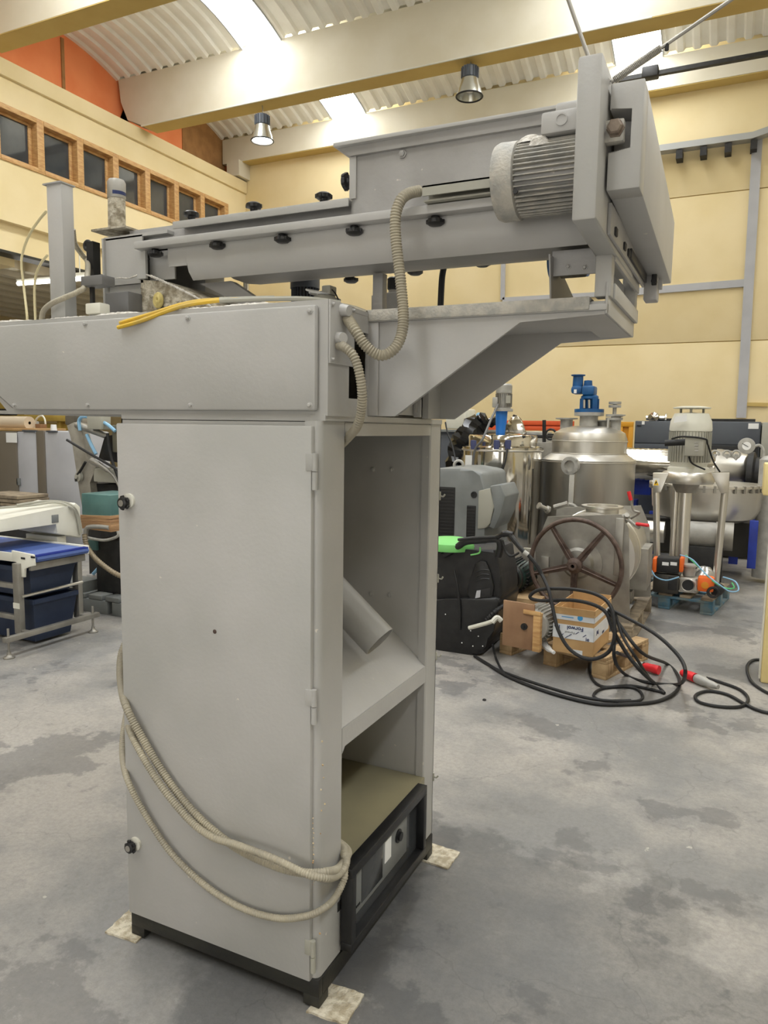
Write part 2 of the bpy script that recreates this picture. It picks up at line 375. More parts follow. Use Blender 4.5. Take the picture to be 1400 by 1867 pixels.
def vault(y0, y1, idx):
    HW = .37 if idx > 4 else .42  # skylights in the unseen bays widened to add light on the machine
    ym = (y0+y1)/2; h = (y1-y0)/2; NS = 12
    def z(y): return 7.73+.27*(1-((y-ym)/h)**2)
    # corrugated strips between skylights
    edges = [-10.55]+[v for x in SX for v in (x-HW, x+HW)]+[XR]
    bm = MB(); prof = ((0, 0), (.07, 0), (.1, .045), (.2, .045), (.23, 0), (.25, 0))
    for x0, x1 in zip(edges[::2], edges[1::2]):
        xs = []; x = x0
        while x < x1:
            for dx, dz in prof[:-1]:
                if x+dx < x1: xs.append((x+dx, dz))
            x += .25
        xs.append((x1, 0)); rows = []
        for k in range(NS+1):
            y = y0+(y1-y0)*k/NS
            rows.append([bm.bm.verts.new((xx, y, z(y)+dz)) for xx, dz in xs])
        for A, B in zip(rows, rows[1:]):
            for i in range(len(xs)-1): bm.bm.faces.new((A[i], A[i+1], B[i+1], B[i]))
    struct('ceiling_%d' % idx, bm, ROOFM, 'corrugated roof vault', ang=20)
    for x in SX:
        s = MB(); f = MB(); rows = []
        for k in range(NS+1):
            y = y0+(y1-y0)*k/NS
            rows.append([s.bm.verts.new((xx, y, z(y)+.05)) for xx in (x-HW, x+HW)])
        for A, B in zip(rows, rows[1:]): s.bm.faces.new((A[0], A[1], B[1], B[0]))
        for xx in (x-HW-.02, x+HW):
            f.prism([(y0+(y1-y0)*k/NS, z(y0+(y1-y0)*k/NS)-.02) for k in range(NS+1)]+[(y0+(y1-y0)*k/NS, z(y0+(y1-y0)*k/NS)+.06) for k in range(NS, -1, -1)], 'X', xx, xx+.02)
        global WN2; WN2 += 1
        o = struct('window_%d' % WN2, s, SKYM, 'white skylight strip in the vault')
        p = build('skylight_frame', f, TRAY, o)
    # end wall of the vault above the left ledge
    e = [(y0+(y1-y0)*k/NS, z(y0+(y1-y0)*k/NS)+.06) for k in range(NS+1)]
    struct('wall_vault_%d' % idx, MB().prism([(y0-.4, 6.85)]+e+[(y1+.4, 6.85)], 'X', -10.66, -10.55), ORANGE if idx != 6 else ORANGE, 'orange end wall of the vault')
WN2 = 20
for i in range(len(BY)-1): vault(BY[i]+.36, BY[i+1], i+1)
struct('wall_vault_lower', MB().box(-10.7, -10.57, YF, YB, 6.85, 7.78), ORANGE)
struct('trim_40', MB().box(-10.55, -10.53, 9.98-.6, 10.04-.6, 6.85, 7.92), PLYW, 'joint strip in the orange end wall')
struct('wall_vault_panel', MB().box(-10.55, -10.535, 12.35, 13.72, 6.85, 7.98), PLYW, 'brown board closing the vault corner')
struct('ceiling_9', MB().box(-17, XR+.2, YF, BY[0]+.1, 8.0, 8.1), CREAM2)
struct('ceiling_10', MB().box(-17, XR+.2, BY[0], YB+.2, 8.2, 8.25), CREAM2)
struct('wall_outer', MB().box(-10.9, -10.8, YF, YB, ZB, 8.2), CREAM2)
# conduits and trays on the back wall
def strip(name, pts, wpx, m, label, cat, dy=.05, Y=YB):
    mb = MB()
    for (x0, y0), (x1, y1) in zip(pts, pts[1:]):
        a, b = at(x0, y0, 'Y', Y), at(x1, y1, 'Y', Y); d = (b-a).normalized(); n = Vector((-d.z, 0, d.x))*wpx
        q = [(a-d*.0-n), (b-n), (b+n), (a+n)]
        mb.prism([(v.x, v.z) for v in q], 'Y', Y-dy-.003, Y-.003)
    return tag(build(name, mb, m), label, cat)
strip('conduit', [(1381, 250), (1366, 500), (1351, 762)], .075, PALEG, 'tall pale grey vertical trunking on the cream back wall', 'conduit')
strip('conduit', [(1150, 533), (1365, 516)], .06, PALEG, 'pale horizontal trunking meeting the tall trunking on the back wall', 'conduit', .045)
strip('conduit', [(919, 440), (917, 547), (1098, 537)], .04, PALEG, 'pale trunking bent into a corner seen under the feeder', 'conduit', .045)
strip('conduit', [(1353, 737), (1400, 738)], .03, OCHRE, 'thin horizontal pipe at the right of the tall trunking', 'pipe', .04)
ct = thing('cable_tray', at(1290, 262, 'Y', YB), 'galvanised cable tray on brackets high on the back wall', 'cable tray')
mb = MB()
def seg_(mb, a, b, h, y0, y1):
    mb.prism([(a.x, a.z-h), (b.x, b.z-h), (b.x, b.z+h), (a.x, a.z+h)], 'Y', y0, y1)
a, b, c_ = at(1150, 277, 'Y', YB-.25), at(1372, 246, 'Y', YB-.25), at(1440, 222, 'Y', YB-.25)
seg_(mb, a, b, .05, YB-.25, YB-.05); seg_(mb, b, c_, .05, YB-.25, YB-.05)
build('tray', mb, TRAY, ct)
for x in (1239, 1283, 1328, 1375):
    p = at(x, 272-(x-1239)*.135, 'Y', YB-.2)
    build('bracket', MB().box(p.x-.05, p.x+.05, YB-.24, YB, p.z-.16, p.z-.02), BLACKM, ct)
# crane rail in front of the back beam
cr = thing('crane_rail', (0, 12.6, 7.2), 'dark crane rail with a small trolley in front of the back beam', 'rail')
a, b = at(1105, 150, 'Y', 12.6), at(1400, 87, 'Y', 12.6)
a2 = a+(a-b)*.0; b2 = b+(b-a)*1.5
build('rail', MB().box(a.x, b2.x, 12.58, 12.62, a.z-.03, a.z+.03).box(a.x, b2.x, 12.56, 12.64, a.z-.04, a.z-.03), BLACKM, cr)
p = at(1186, 126, 'Y', 12.6)
build('trolley', MB().box(p.x-.12, p.x+.12, 12.52, 12.7, a.z-.06, a.z+.1, .02), BLACKM, cr)
# high-bay lamps
def highbay(px, ytop, ybot, Y, label, lit, rp=20):
    t = at(px, ytop, 'Y', Y); b = at(px, ybot, 'Y', Y); h = t.z-b.z; r = rp*mpp(t.x, Y, b.z)
    o = thing('high_bay_lamp', (t.x, Y, b.z), label, 'lamp', 'high-bay lamps under the middle beam')
    x = t.x
    build('suspension', MB().tube([(x, Y, t.z-.02), (x+.01, Y, (t.z+ZB)/2), (x, Y, ZB)], .008, 6).torus((x, Y, t.z), (0, 1, 0), .03, .008, 12, 6), DULL, o)
    g = MB().lathe((x, Y, b.z), (0, 0, 1), [(0, h), (.1, h), (.115, h-.02), (.115, h*.62), (.09, h*.6), (0, h*.6)], 20)
    for k in range(16):
        a = 2*PI*k/16; g.box(-.004, .004, .1, .13, h*.63, h*.97, 0, Matrix.Translation((x, Y, b.z)) @ Matrix.Rotation(a, 4, 'Z'))
    build('ballast_housing', g, DGREY, o)
    sh = build('lamp_shade', MB().lathe((x, Y, b.z), (0, 0, 1), [(.085, h*.62), (.12, h*.58), (r*.72, h*.42), (r*.9, h*.2), (r, 0), (r*.97, 0), (r*.87, h*.2), (r*.69, h*.4), (.09, h*.56)], 32), SHADE, o)
    build('rim', MB().torus((x, Y, b.z), (0, 0, 1), r, .012, 32, 6), BLACKM, sh)
    if lit: build('bulb', MB().lathe((x, Y, b.z), (0, 0, 1), [(0, .02), (r*.8, .03), (r*.8, .05), (0, .12)], 24), BULB, o)
    else: build('bulb', MB().lathe((x, Y, b.z), (0, 0, 1), [(0, .05), (.05, .07), (.06, .12), (0, .2)], 16), WHITE, o)
    return o
highbay(478, 210, 257, 10.75, 'lit high-bay lamp hanging above the left part of the feeder', True)
highbay(857, 122, 176, 10.75, 'unlit high-bay lamp hanging right of the lit one', False, 24)
pc = [at(x, y, 'Y', 10.58) for x, y in ((257, 232), (478, 178), (700, 132), (857, 96), (1050, 52), (1190, 2))]
tag(build('beam_cable', MB().tube([Vector((p.x, 10.585, ZB-.012)) for p in pc], .012, 6, 1), WHITEP), 'thin white cable clipped along the foot of the middle beam', 'cable')
# ================================================================== the packing machine
X0, X1, Y0, Y1 = -1.575, -.917, 1.558, 2.37
pm = thing('packing_machine', (-1.25, 1.96, 0), 'tall grey packing machine with open side bays, boxed head and cantilever screw feeder on top', 'machine')
pl = MB()
pl.box(X0, X1+.004, Y0, Y0+.02, .035, .088, .003).box(X1-.02, X1+.004, Y0+.02, Y1, .03, .085, .003).box(X0, X0+.02, Y0+.02, Y1, .03, .085).box(X0+.02, X1-.02, Y1-.02, Y1, .03, .085)
pl.box(X0+.02, X1-.02, Y0+.02, Y1-.02, .06, .08)
for x in (X0, X1-.046):
    for y in (Y0, Y1-.05): pl.box(x, x+.05, y+.0005, y+.05, .006, .036, .001)
build('plinth', pl, PLINTH, pm)
cb = MB(); zt = 1.566
cb.box(X0, X1-.03, Y0+.012, Y0+.02, .088, zt)                      # behind the door
cb.box(X0, X0+.004, Y0+.012, Y1, .088, zt).box(X0, X1, Y1-.004, Y1, .088, zt)
cb.box(X0, X1-.005, Y0+.012, Y1, zt-.004, zt, .001)
# rounded front corner post, rear post, rails of the open side
def arc(cx, cy, r, a0, a1, n=6): return [(cx+r*math.cos(R(a0+(a1-a0)*k/n)), cy+r*math.sin(R(a0+(a1-a0)*k/n))) for k in range(n+1)]
cb.prism([(X1-.045, Y0+.002)]+arc(X1-.018, Y0+.02, .018, -90, 0)+[(X1, 1.68), (X1-.004, 1.684), (X1-.03, 1.684), (X1-.045, 1.66)], 'Z', .088, zt)
cb.prism([(X1-.03, 2.278), (X1-.004, 2.278), (X1, 2.282), (X1, Y1), (X1-.03, Y1)], 'Z', .088, zt)
cb.box(X1-.03, X1-.0005, 1.684, 2.278, 1.528, zt-.004).box(X1-.03, X1-.0005, 1.684, 2.278, .683, .738)
cb.prism([(1.684, .683), (1.70, .683), (1.684, .667)], 'X', X1-.03, X1-.0005)
cb.box(X1-.03, X1-.002, 1.684, 1.70, .088, .30)
cb.box(X0, X1-.03, 2.284, 2.29, .088, zt-.004)                      # inner far wall
cb.box(X0+.02, X1-.03, 1.66, 1.664, .088, zt-.004)                  # inner near wall
cb.box(X0+.02, X1-.03, 1.66, 2.3, .26, .265)
build('cabinet', cb, GREY, pm)
cp = MB().prism([(X1-.004, .738), (X1-.012, .745), (-1.56, 1.29), (-1.56, 1.28), (X1-.03, .735)], 'Y', 1.665, 2.283)
build('chute_plate', cp, GREY, pm)
ax = Vector((.77, 0, -.64)); e = Vector((-.955, 1.99, .895))
build('chute_tube', MB().lathe(e-ax*.62, ax, [(.056, 0), (.056, .62), (.053, .62), (.053, 0)], 32), GREY, pm)
sc0 = None
def bolt(c, axis, r=.006, parent=None, m=GREY, name='screw'):
    global sc0
    b = MB().lathe((0, 0, 0), axis, [(r*1.5, 0), (r*1.5, .0015), (r, .002), (r, .006), (r*.6, .0075), (0, .0075)], 6)
    o = build(name, b, m, parent); o.location = Vector(c)-origin(parent); 
    for v in o.data.vertices: v.co += origin(parent)
    return o
def bolts(cs, axis, parent, r=.006, m=GREY, name='screw'):
    f = bolt(cs[0], axis, r, parent, m, name)
    for c in cs[1:]: part_copy(f, parent, Vector(c)-origin(parent))
bolts([(-1.132, 2.284, 1.407), (-1.062, 2.284, 1.409), (-1.134, 2.284, .968), (-1.061, 2.284, .972)], (0, -1, 0), pm, .007)
# door
dr = build('door', MB().box(-1.572, -.935, Y0-.012, Y0+.008, .084, 1.553, .004), GREY, pm)
def door_knob(c):
    c = Vector(c)
    k = MB().lathe(c, (0, -1, 0), [(.012, 0), (.012, .008), (.016, .01), (.016, .024), (.012, .026), (0, .026)], 20)
    for a in range(5): k.box(-.006, .006, -.019, -.012, -.021, -.011, .002, Matrix.Translation(c) @ Matrix.Rotation(R(72*a+20), 4, 'Y'))
    o = build('door_knob', k, BLACK, dr)
    build('knob_escutcheon', MB().lathe(c+Vector((.008, .0, .006)), (0, -1, 0), [(0, 0), (.02, 0), (.02, .007), (0, .007)], 20), WHITEP, dr)
    build('knob_cap', MB().lathe(c+Vector((0, -.026, 0)), (0, -1, 0), [(0, 0), (.009, 0), (.009, .0015), (0, .0015)], 16), DULL, dr)
door_knob((-1.535, Y0-.012, 1.332)); door_knob((-1.543, Y0-.012, .309))
for z in (1.442, .845, .16):
    h = MB()
    h.cyl((-.926, Y0-.01, z-.045), (-.926, Y0-.01, z-.001), .007, seg=12).cyl((-.926, Y0-.01, z+.001), (-.926, Y0-.01, z+.045), .007, seg=12)
    h.box(-.95, -.926, Y0-.014, Y0-.008, z+.002, z+.044, .001)
    build('hinge', h, GREYL if z < .2 else GREY, pm)
build('rivet', MB().lathe((-1.235, Y0-.012, 1.0), (0, -1, 0), [(.006, 0), (.006, .001), (.003, .002), (0, .002)], 12), RUST, dr)
for z in (1.32, 1.03, .75, .30):     # little hooks on the rear corner
    build('hook', MB().box(X1-.004, X1+.004, Y1-.004, Y1+.004, z-.015, z+.015, .001).tube([(X1+.002, Y1+.002, z), (X1+.012, Y1+.004, z-.002), (X1+.018, Y1+.005, z+.006)], .003, 6), GREYL, pm)
fk = MB(); random.seed(11)
for px_, py_ in ((586, 1478), (588, 1395), (585, 1440), (590, 1418), (587, 1352), (584, 1520), (586, 1600), (588, 1655), (583, 1702), (592, 1466)):
    c_ = at(px_, py_, 'Y', Y0+.001); fk.lathe(c_, (0, -1, 0), [(random.uniform(.0015, .0035), -.001), (random.uniform(.0012, .0025), .0012), (0, .0013)], 6)
for k in range(16):
    c_ = at(571+random.uniform(-1, 1), 1495+k*8+random.uniform(-3, 3), 'Y', Y0-.0125); fk.lathe(c_, (0, -1, 0), [(random.uniform(.001, .003), -.001), (.001, .0012), (0, .0013)], 5)
tag(build('paint_chips', fk, mat('bare primer chips', (206, 192, 160), .8, 0, (170, 130, 84), 60), pm), kind='stuff')
# leaning sheet flap at the rear left
build('side_flap', MB().prism([(1.9, .1), (2.2, .1), (2.2, .62), (1.9, .62)], 'X', X0-.006, X0).xf(Matrix.Translation((X0, 0, .1)) @ Matrix.Rotation(R(-9), 4, 'Y') @ Matrix.Translation((-X0, 0, -.1))), GREYL, pm)
# boxed head
HZ0, HZ1 = 1.578, 1.856
poly = [(-2.04, HZ0), (-.905, HZ0), (-.905, HZ1), (-2.6, HZ1), (-2.6, 1.78), (-2.22, 1.74)]
hd = MB()
hd.prism(poly, 'Y', 1.572, 1.68)
hd.box(-2.3, -.95, 1.68, 2.36, HZ0+.002, HZ0+.012).box(-2.6, -.905, 1.68, 2.36, HZ1-.012, HZ1-.001)
hd.box(-.915, -.907, 1.79, 2.36, HZ0+.012, HZ1-.013).box(-2.04, -.907, 2.35, 2.36, HZ0+.012, HZ1-.013).box(-.915, -.906, 1.68, 1.79, 1.80, HZ1-.012).box(-.915, -.906, 1.68, 1.79, HZ0, 1.625)
hd.box(X0, -.91, Y0+.012, Y1-.01, zt, HZ0+.003)
build('head_housing', hd, GREY, pm)
hp = build('head_panel', MB().prism([(-2.0, 1.59), (-.93, 1.59), (-.93, 1.842), (-2.58, 1.842), (-2.58, 1.78), (-2.2, 1.73)], 'Y', 1.553, 1.572, .006), GREY, pm)
bolts([(-.944, 1.553, 1.827), (-.944, 1.553, 1.603), (-1.316, 1.553, 1.829), (-1.311, 1.553, 1.603), (-1.685, 1.553, 1.831), (-1.684, 1.553, 1.603), (-1.99, 1.553, 1.603)], (0, -1, 0), hp, .0055)
cov = build('end_cover', MB().box(-.905, -.9, 1.574, 1.70, 1.705, 1.856, .001), GREY, pm)
bolts([(-.9, 1.583, 1.846), (-.9, 1.583, 1.715), (-.9, 1.69, 1.715), (-.9, 1.69, 1.846)], (1, 0, 0), cov, .004)
# powder along the top edge of the head
pw = MB(); rows = []
for k in range(260):
    x = -2.55+1.58*k/259; h = max(.0004, .002+.0035*math.sin(k*.13)*math.sin(k*.041+1)+random.uniform(-.001, .002)); y = 1.573+random.uniform(-.001, .001)
    rows.append([pw.bm.verts.new(c) for c in ((x, y, HZ1-.001), (x, y+.004, HZ1+h), (x, y+.02, HZ1+h*1.2), (x, y+.045+random.uniform(0, .02), HZ1-.001))])
for A, B in zip(rows, rows[1:]):
    for i in range(3): pw.bm.faces.new((A[i], A[i+1], B[i+1], B[i]))
tag(build('powder_crust', pw, POWDER, pm), kind='stuff')
# controller in the lower bay
ctl = thing('weigh_controller', (-1.2, 1.93, .09), 'black framed weighing controller with a tan top in the lower bay of the packing machine', 'controller')
build('casing', MB().box(-1.5, -.913, 1.70, 2.282, .27, .338, .003), TAN, ctl)
fr = MB(); fx0, fx1 = -.912, -.877
for y0, y1, z0, z1 in ((1.672, 2.216, .318, .347), (1.672, 2.216, .10, .125), (1.672, 1.70, .125, .318), (2.192, 2.216, .125, .318)):
    fr.box(fx0, fx1, y0, y1, z0, z1, .002)
build('bezel', fr, BLACK, ctl)
fp = build('front_plate', MB().box(-.925, -.905, 1.70, 2.192, .115, .32), SCR, ctl)
build('display_panel', MB().box(-.906, -.900, 1.725, 2.10, .165, .306, .001), PANEL, fp)
build('display_window', MB().box(-.901, -.8985, 1.775, 1.915, .18, .295, .001), SCR, fp)
build('paper_label', MB().box(-.901, -.8985, 1.93, 1.975, .215, .285), WHITE, fp)
kb = MB().lathe((-.90, 2.03, .255), (1, 0, 0), [(0, 0), (.022, 0), (.022, .004), (.014, .005), (.014, .012), (0, .012)], 20)
build('dial', kb, BLACK, fp)
for k in range(4):
    build('button', MB().box(-.901, -.898, 1.733+k*.009, 1.739+k*.009, .185, .191), BLACK, fp)
build('clamp', MB().box(-.945, -.915, 1.662, 1.686, .215, .245, .003), BLACKM, ctl)
# felt pads under the feet
for i, (x, y, a, lb) in enumerate(((-.885, 1.6, 4, 'crumbly square board pad under the nearest foot of the packing machine'), (-.885, 2.37, -3, 'crumbly board pad under the rear right foot of the packing machine'), (-1.60, 1.59, 5, 'pale board pad under the front left foot of the packing machine'))):
    mb = MB()
    n = 14; top = []; s = .058
    for k in range(n):
        for side in range(1): pass
    o = local('board_pad', (x, y, 0), lb, 'pad', R(a))
    ring = []
    for sx, sy, ex, ey in ((-1, -1, 1, -1), (1, -1, 1, 1), (1, 1, -1, 1), (-1, 1, -1, -1)):
        for k in range(8):
            t = k/8; ring.append(((sx+(ex-sx)*t)*s+random.uniform(-.0025, .0025), (sy+(ey-sy)*t)*s+random.uniform(-.0025, .0025)))
    build('board', MB().prism(ring, 'Z', 0, .006), FELT, o)
# ---- cantilever bracket
XE = -.29
bk = MB()
g = [(-.915, 1.582), (-.83, 1.582), (-.497, 1.812), (XE, 1.822), (XE, 1.845), (-.915, 1.845)]
bk.prism(g, 'Y', 1.80, 1.806)
bk.box(-.914, -.878, 1.792, 1.799, 1.583, 1.83, .002).box(-.913, XE-.001, 1.79, 1.7995, 1.83, 1.8445, .002)
bk.prism([(-.838, 1.583), (-.832, 1.583), (-.502, 1.813), (-.508, 1.813)], 'Y', 1.807, 1.822)
bk.prism(g, 'Y', 2.262, 2.268)
bk.prism([(-.9, 1.582), (-.88, 1.582), (-.88, 1.83), (-.9, 1.83)], 'Y', 2.16, 2.27)
bk.box(-.915, XE-.007, 1.8065, 2.2615, 1.842, 1.853)
bk.box(XE-.006, XE, 1.795, 2.275, 1.822, 1.894, .002).box(XE-.09, XE-.006, 1.806, 2.262, 1.822, 1.828)
build('bracket', bk, GREY, pm)
build('bracket_cap', MB().box(-.918, XE-.04, 1.786, 1.80, 1.832, 1.862, .002).box(-.918, XE-.04, 1.8, 2.27, 1.854, 1.862, .002), DUSTY, pm)
build('latch_plate', MB().box(-.905, -.88, 2.1, 2.106, 1.585, 1.64, .002).box(-.897, -.892, 2.095, 2.1, 1.6, 1.63), GREY, pm)
# ---- portal at the outer end
XP0, XP1 = -.322, -.285
pr = MB()
pr.box(XP0, XP1, 1.80, 1.842, 1.862, 1.985, .003).box(XP0, XP1, 2.235, 2.275, 1.862, 1.985, .003)
pr.prism([(1.525, 1.964), (1.80, 1.955), (2.10, 1.955), (2.10, 2.275), (1.525, 2.272)], 'X', XP0-.002, XP1+.008, .005)
pr.box(XP1-.006, XP1+.004, 1.83, 2.28, 1.945, 2.03, .002).box(XP1-.006, XP1+.004, 1.843, 2.28, 1.862, 1.898, .002)
pr.box(XP0-.002, XP0+.006, 1.843, 2.234, 1.898, 1.96)
build('portal_frame', pr, GREY, pm)
pl2 = MB().box(XP1+.0085, XP1+.016, 1.66, 2.3, 1.966, 2.03, .001)
pb_ = build('side_plate', pl2, GREYD, pm)
for y in (1.72, 1.86, 1.93): build('slot_bolt', MB().box(XP1+.016, XP1+.021, y-.012, y+.012, 1.975, 1.993, .002), BLACKM, pb_)
build('chain_slot', MB().box(-.2685, -.262, 1.95, 2.28, 1.975, 2.0, .002), BLACK, pm)
lt = build('rear_latch', MB().box(-.272, -.235, 2.30, 2.36, 1.93, 2.02, .004).box(-.235, -.225, 2.325, 2.345, 1.965, 1.99), GREYD, pm)
build('latch_arm', MB().box(-.25, -.236, 2.285, 2.30, 1.97, 2.02, .002).cyl((-.243, 2.28, 1.98), (-.243, 2.3, 1.98), .008), BLACKM, lt)
# ---- belt guard
GX0, GX1, GY0, GY1, GZ0, GZ1 = -.272, -.207, 1.60, 2.41, 2.036, 2.243
gd = MB()
gd.prism([(GY0+.066, GZ0), (GY1, GZ0-.044), (GY1, GZ1-.072), (GY0+.066, GZ1)], 'X', GX0, GX1, .004)
gd.prism([(GX0, GZ0), (GX1, GZ0), (GX1, GZ1), (GX0, GZ1), (GX0, 2.192), (-.226, 2.192), (-.226, 2.112), (GX0, 2.112)], 'Y', GY0, GY0+.066, .003)
build('belt_guard', gd, GREY, pm)
lg = build('pivot_lug', MB().box(XP1-.004, -.241, 1.588, 1.612, 2.126, 2.17, .004), DUSTY, pm)
build('pivot_bolt', MB().lathe((-.257, 1.588, 2.15), (0, -1, 0), [(.018, 0), (.018, .003), (.0155, .004), (.0155, .016), (.012, .019), (0, .019)], 6), mat('worn bolt', (140, 126, 112), .6, .2, (110, 94, 82), 40), lg, 'worn brownish hexagon bolt')
build('spring_washer', MB().lathe((-.285, 1.66, 2.25), (0, 0, 1), [(.012, 0), (.018, .003), (.018, .02), (.008, .022), (0, .022)], 12), CAKED, lg)
# ---- motor
mz, my = 2.114, 1.71
mo = build('motor', MB().cyl((-.48, my, mz), (-.322, my, mz), .068, seg=48), GREYD, pm)
fn = MB()
for k in range(44):
    a = 2*PI*k/44
    if 200 < math.degrees(a) % 360 < 222: continue
    fn.box(-.478, -.326, -.0012, .0012, .066, .080, 0, Matrix.Translation((0, my, mz)) @ Matrix.Rotation(a, 4, 'X'))
tag(build('cooling_fins', fn, DUSTY, mo), kind='stuff')
build('fan_cowl', MB().lathe((-.482, my, mz), (-1, 0, 0), [(.07, -.004), (.084, 0), (.085, .038), (.081, .048), (.05, .053), (0, .055)], 40), DUSTY, mo)
build('terminal_box', MB().box(-.425, -.325, 1.65, 1.76, 2.185, 2.232, .006).box(-.40, -.325, 1.67, 1.75, 2.232, 2.256, .008).lathe((-.38, 1.65, 2.21), (0, -1, 0), [(.013, 0), (.013, .003), (.010, .003), (.010, .001), (0, .001)], 20), GREY, mo)
tag(build('powder_heap', MB().lathe((-.455, 1.69, 2.19), (0, -.2, 1), [(.035, -.004), (.024, .006), (.012, .012), (0, .014)], 14).lathe((-.43, 1.66, 2.182), (0, -.5, 1), [(.024, -.01), (.014, .004), (0, .006)], 12), POWDER, mo), kind='stuff')
for q in ((-.472, 1.64, 2.07),): build('cowl_screw', MB().lathe(q, (0, -1, 0), [(.006, 0), (.006, .005), (0, .005)], 6), BLACKM, mo)
build('cable_channel', MB().box(-.735, -.536, 1.775, 1.80, 2.114, 2.14, .001).box(-.735, -.536, 1.735, 1.80, 2.138, 2.142).box(-.735, -.536, 1.735, 1.739, 2.118, 2.142).box(-.735, -.536, 1.745, 1.8, 2.107, 2.111), GREYL, pm)
# ---- trough of the screw feeder
XT0, XT1 = -1.70, -.33
def tprof(side):
    s = 1 if side == 'n' else -1; yc = 1.97
    P = [(yc-s*.17, 2.087), (yc-s*.165, 2.03), (yc-s*.145, 1.99), (yc-s*.115, 1.965)]
    return P
tr = MB()
near = [(1.80, 2.086), (1.803, 2.04), (1.812, 2.012), (1.832, 1.99), (1.835, 1.992), (1.817, 2.014), (1.807, 2.042), (1.804, 2.086)]
tr.prism(near, 'X', -1.53, XT1)
tr.prism([(1.80, 2.086), (1.804, 2.03), (1.808, 2.03), (1.804, 2.086)], 'X', -1.60, -1.53)
build('trough_cover', tr, GREY, pm, ang=50)
U = [(1.806, 2.086), (1.815, 2.04), (1.85, 2.012), (1.9, 2.0), (1.97, 1.998), (2.04, 2.008), (2.08, 2.03), (2.10, 2.05), (2.11, 2.086)]
tr = MB().prism(U, 'X', -1.43, XT1)
tr.prism([(1.83, 2.088), (2.12, 2.088), (2.12, 2.16), (1.83, 2.16)], 'X', -1.78, XT1)
build('trough', tr, GREYD, pm, ang=50)
fl = MB()
fl.box(XT0, XT1-.01, 1.762, 1.80, 2.083, 2.105, .003)
build('trough_flange', fl, GREY, pm)
build('trough_flange', MB().box(-1.32, XT1-.01, 2.10, 2.17, 2.062, 2.078, .002), GREYD, pm)
build('top_cover', MB().box(-1.56, -.965, 1.785, 2.16, 2.148, 2.153, .001).box(-1.56, -.965, 1.778, 1.783, 2.132, 2.153, .001), GREY, pm)
# hopper
hp2 = MB().box(-.968, XT1, 1.802, 2.14, 2.1, 2.262)
hp2.prism([(-.968, 2.262), (-1.008, 2.288), (XT1, 2.288), (XT1, 2.262)], 'Y', 1.79, 2.15)
build('hopper', hp2, GREYD, pm)
build('hopper_rim', MB().prism([(-1.01, 2.286), (-1.01, 2.296), (XT1-.005, 2.294), (XT1-.005, 2.286)], 'Y', 1.775, 2.165, .001), GREY, pm)
build('corner_flange', MB().box(-.972, -.952, 1.796, 1.803, 2.155, 2.262, .001), GREY, pm)
# clamp knobs
kn = MB().lathe((0, 0, 0), (0, 0, -1), [(0, 0), (.008, 0), (.011, .004), (.012, .009), (.021, .012), (.0225, .021), (.015, .026), (0, .027)], 14)
for a in range(6): kn.lathe((.018*math.cos(a*PI/3), .018*math.sin(a*PI/3), 0), (0, 0, -1), [(0, .011), (.0065, .012), (.0065, .021), (0, .022)], 6)
k0 = build('clamp_knob', kn, BLACK, pm)
for v in k0.data.vertices: v.co += origin(pm)
def knob(px, py, Y, rot=(0, 0, 0), first=False):
    p = at(px, py, 'Y', Y)-origin(pm)
    if first: k0.location = p; k0.rotation_euler = rot
    else: part_copy(k0, pm, p, rot)
for i, (x, y) in enumerate(((283, 452), (396, 437), (515, 425), (646, 410), (794, 392))): knob(x, y, 1.79, (0, 0, .3*i), i == 0)
for i, (x, y) in enumerate(((349, 397), (463, 382), (590, 365))): knob(x, y+5, 1.80, (PI, 0, .3*i))
knob(641, 330, 1.83, (0, R(90), 0))
for i, x in enumerate((429, 640, 757, 880)): knob(x, 544-(x-300)*.128, 2.13, (0, 0, .2*i))
bolts([(-.82, 1.80, 2.25), (-.42, 1.80, 2.25)], (0, -1, 0), pm, .008, GREYD)
# ---- discharge housing at the left end
dh = MB()
dh.box(-1.86, -1.70, 1.80, 1.806, 1.99, 2.135).box(-1.7, -1.6, 1.83, 1.836, 2.0, 2.12).box(-1.86, -1.853, 1.79, 2.14, 1.90, 2.135).box(-1.86, -1.60, 1.80, 2.14, 2.13, 2.14)
dh.box(-1.715, -1.68, 1.79, 1.80, 2.0, 2.083).box(-1.85, -1.62, 2.0, 2.1, 1.87, 2.13)
build('discharge_housing', dh, GREY, pm)
build('discharge_skirt', MB().box(-1.86, -1.70, 1.812, 1.818, 1.858, 1.99), GREY, pm)
build('discharge_box', MB().box(-1.80, -1.705, 1.74, 1.80, 1.858, 1.955, .003), mat('dark grey paint', (112, 111, 110), .5), pm)
ch = MB().prism([(-1.71, 2.0), (-1.6, 1.985), (-1.39, 1.90), (-1.37, 1.86), (-1.71, 1.86)], 'Y', 1.80, 2.08)
build('spout', ch, CAKED, pm)
P = [at(x, y, 'Y', 1.793) for x, y in ((188, 512), (215, 507), (236, 507), (262, 500), (300, 514), (350, 538), (385, 558))]
build('powder_edge', MB().tube(P, [.002, .0025, .003, .005, .004, .004, .003], 6, rib=.4, pitch=.012), POWDER, pm)
build('spout_arm', MB().prism([(-1.56, 1.995), (-1.44, 1.995), (-1.30, 1.91), (-1.36, 1.90)], 'Y', 1.9, 1.93), GREYD, pm)
ck = MB(); random.seed(3)
for k in range(90):
    t = random.random(); x = -1.70+.33*t; z = 1.862+(.12*(1-t))*random.random()**1.2
    ck.lathe((x, 1.795+random.uniform(0, .01), z), (random.uniform(-1, 1), -1, random.uniform(-1, 1)), [(random.uniform(.004, .013), -.006), (random.uniform(.003, .008), .003), (0, random.uniform(.004, .008))], 6)
tag(build('caked_powder', ck, CAKED, pm), kind='stuff')
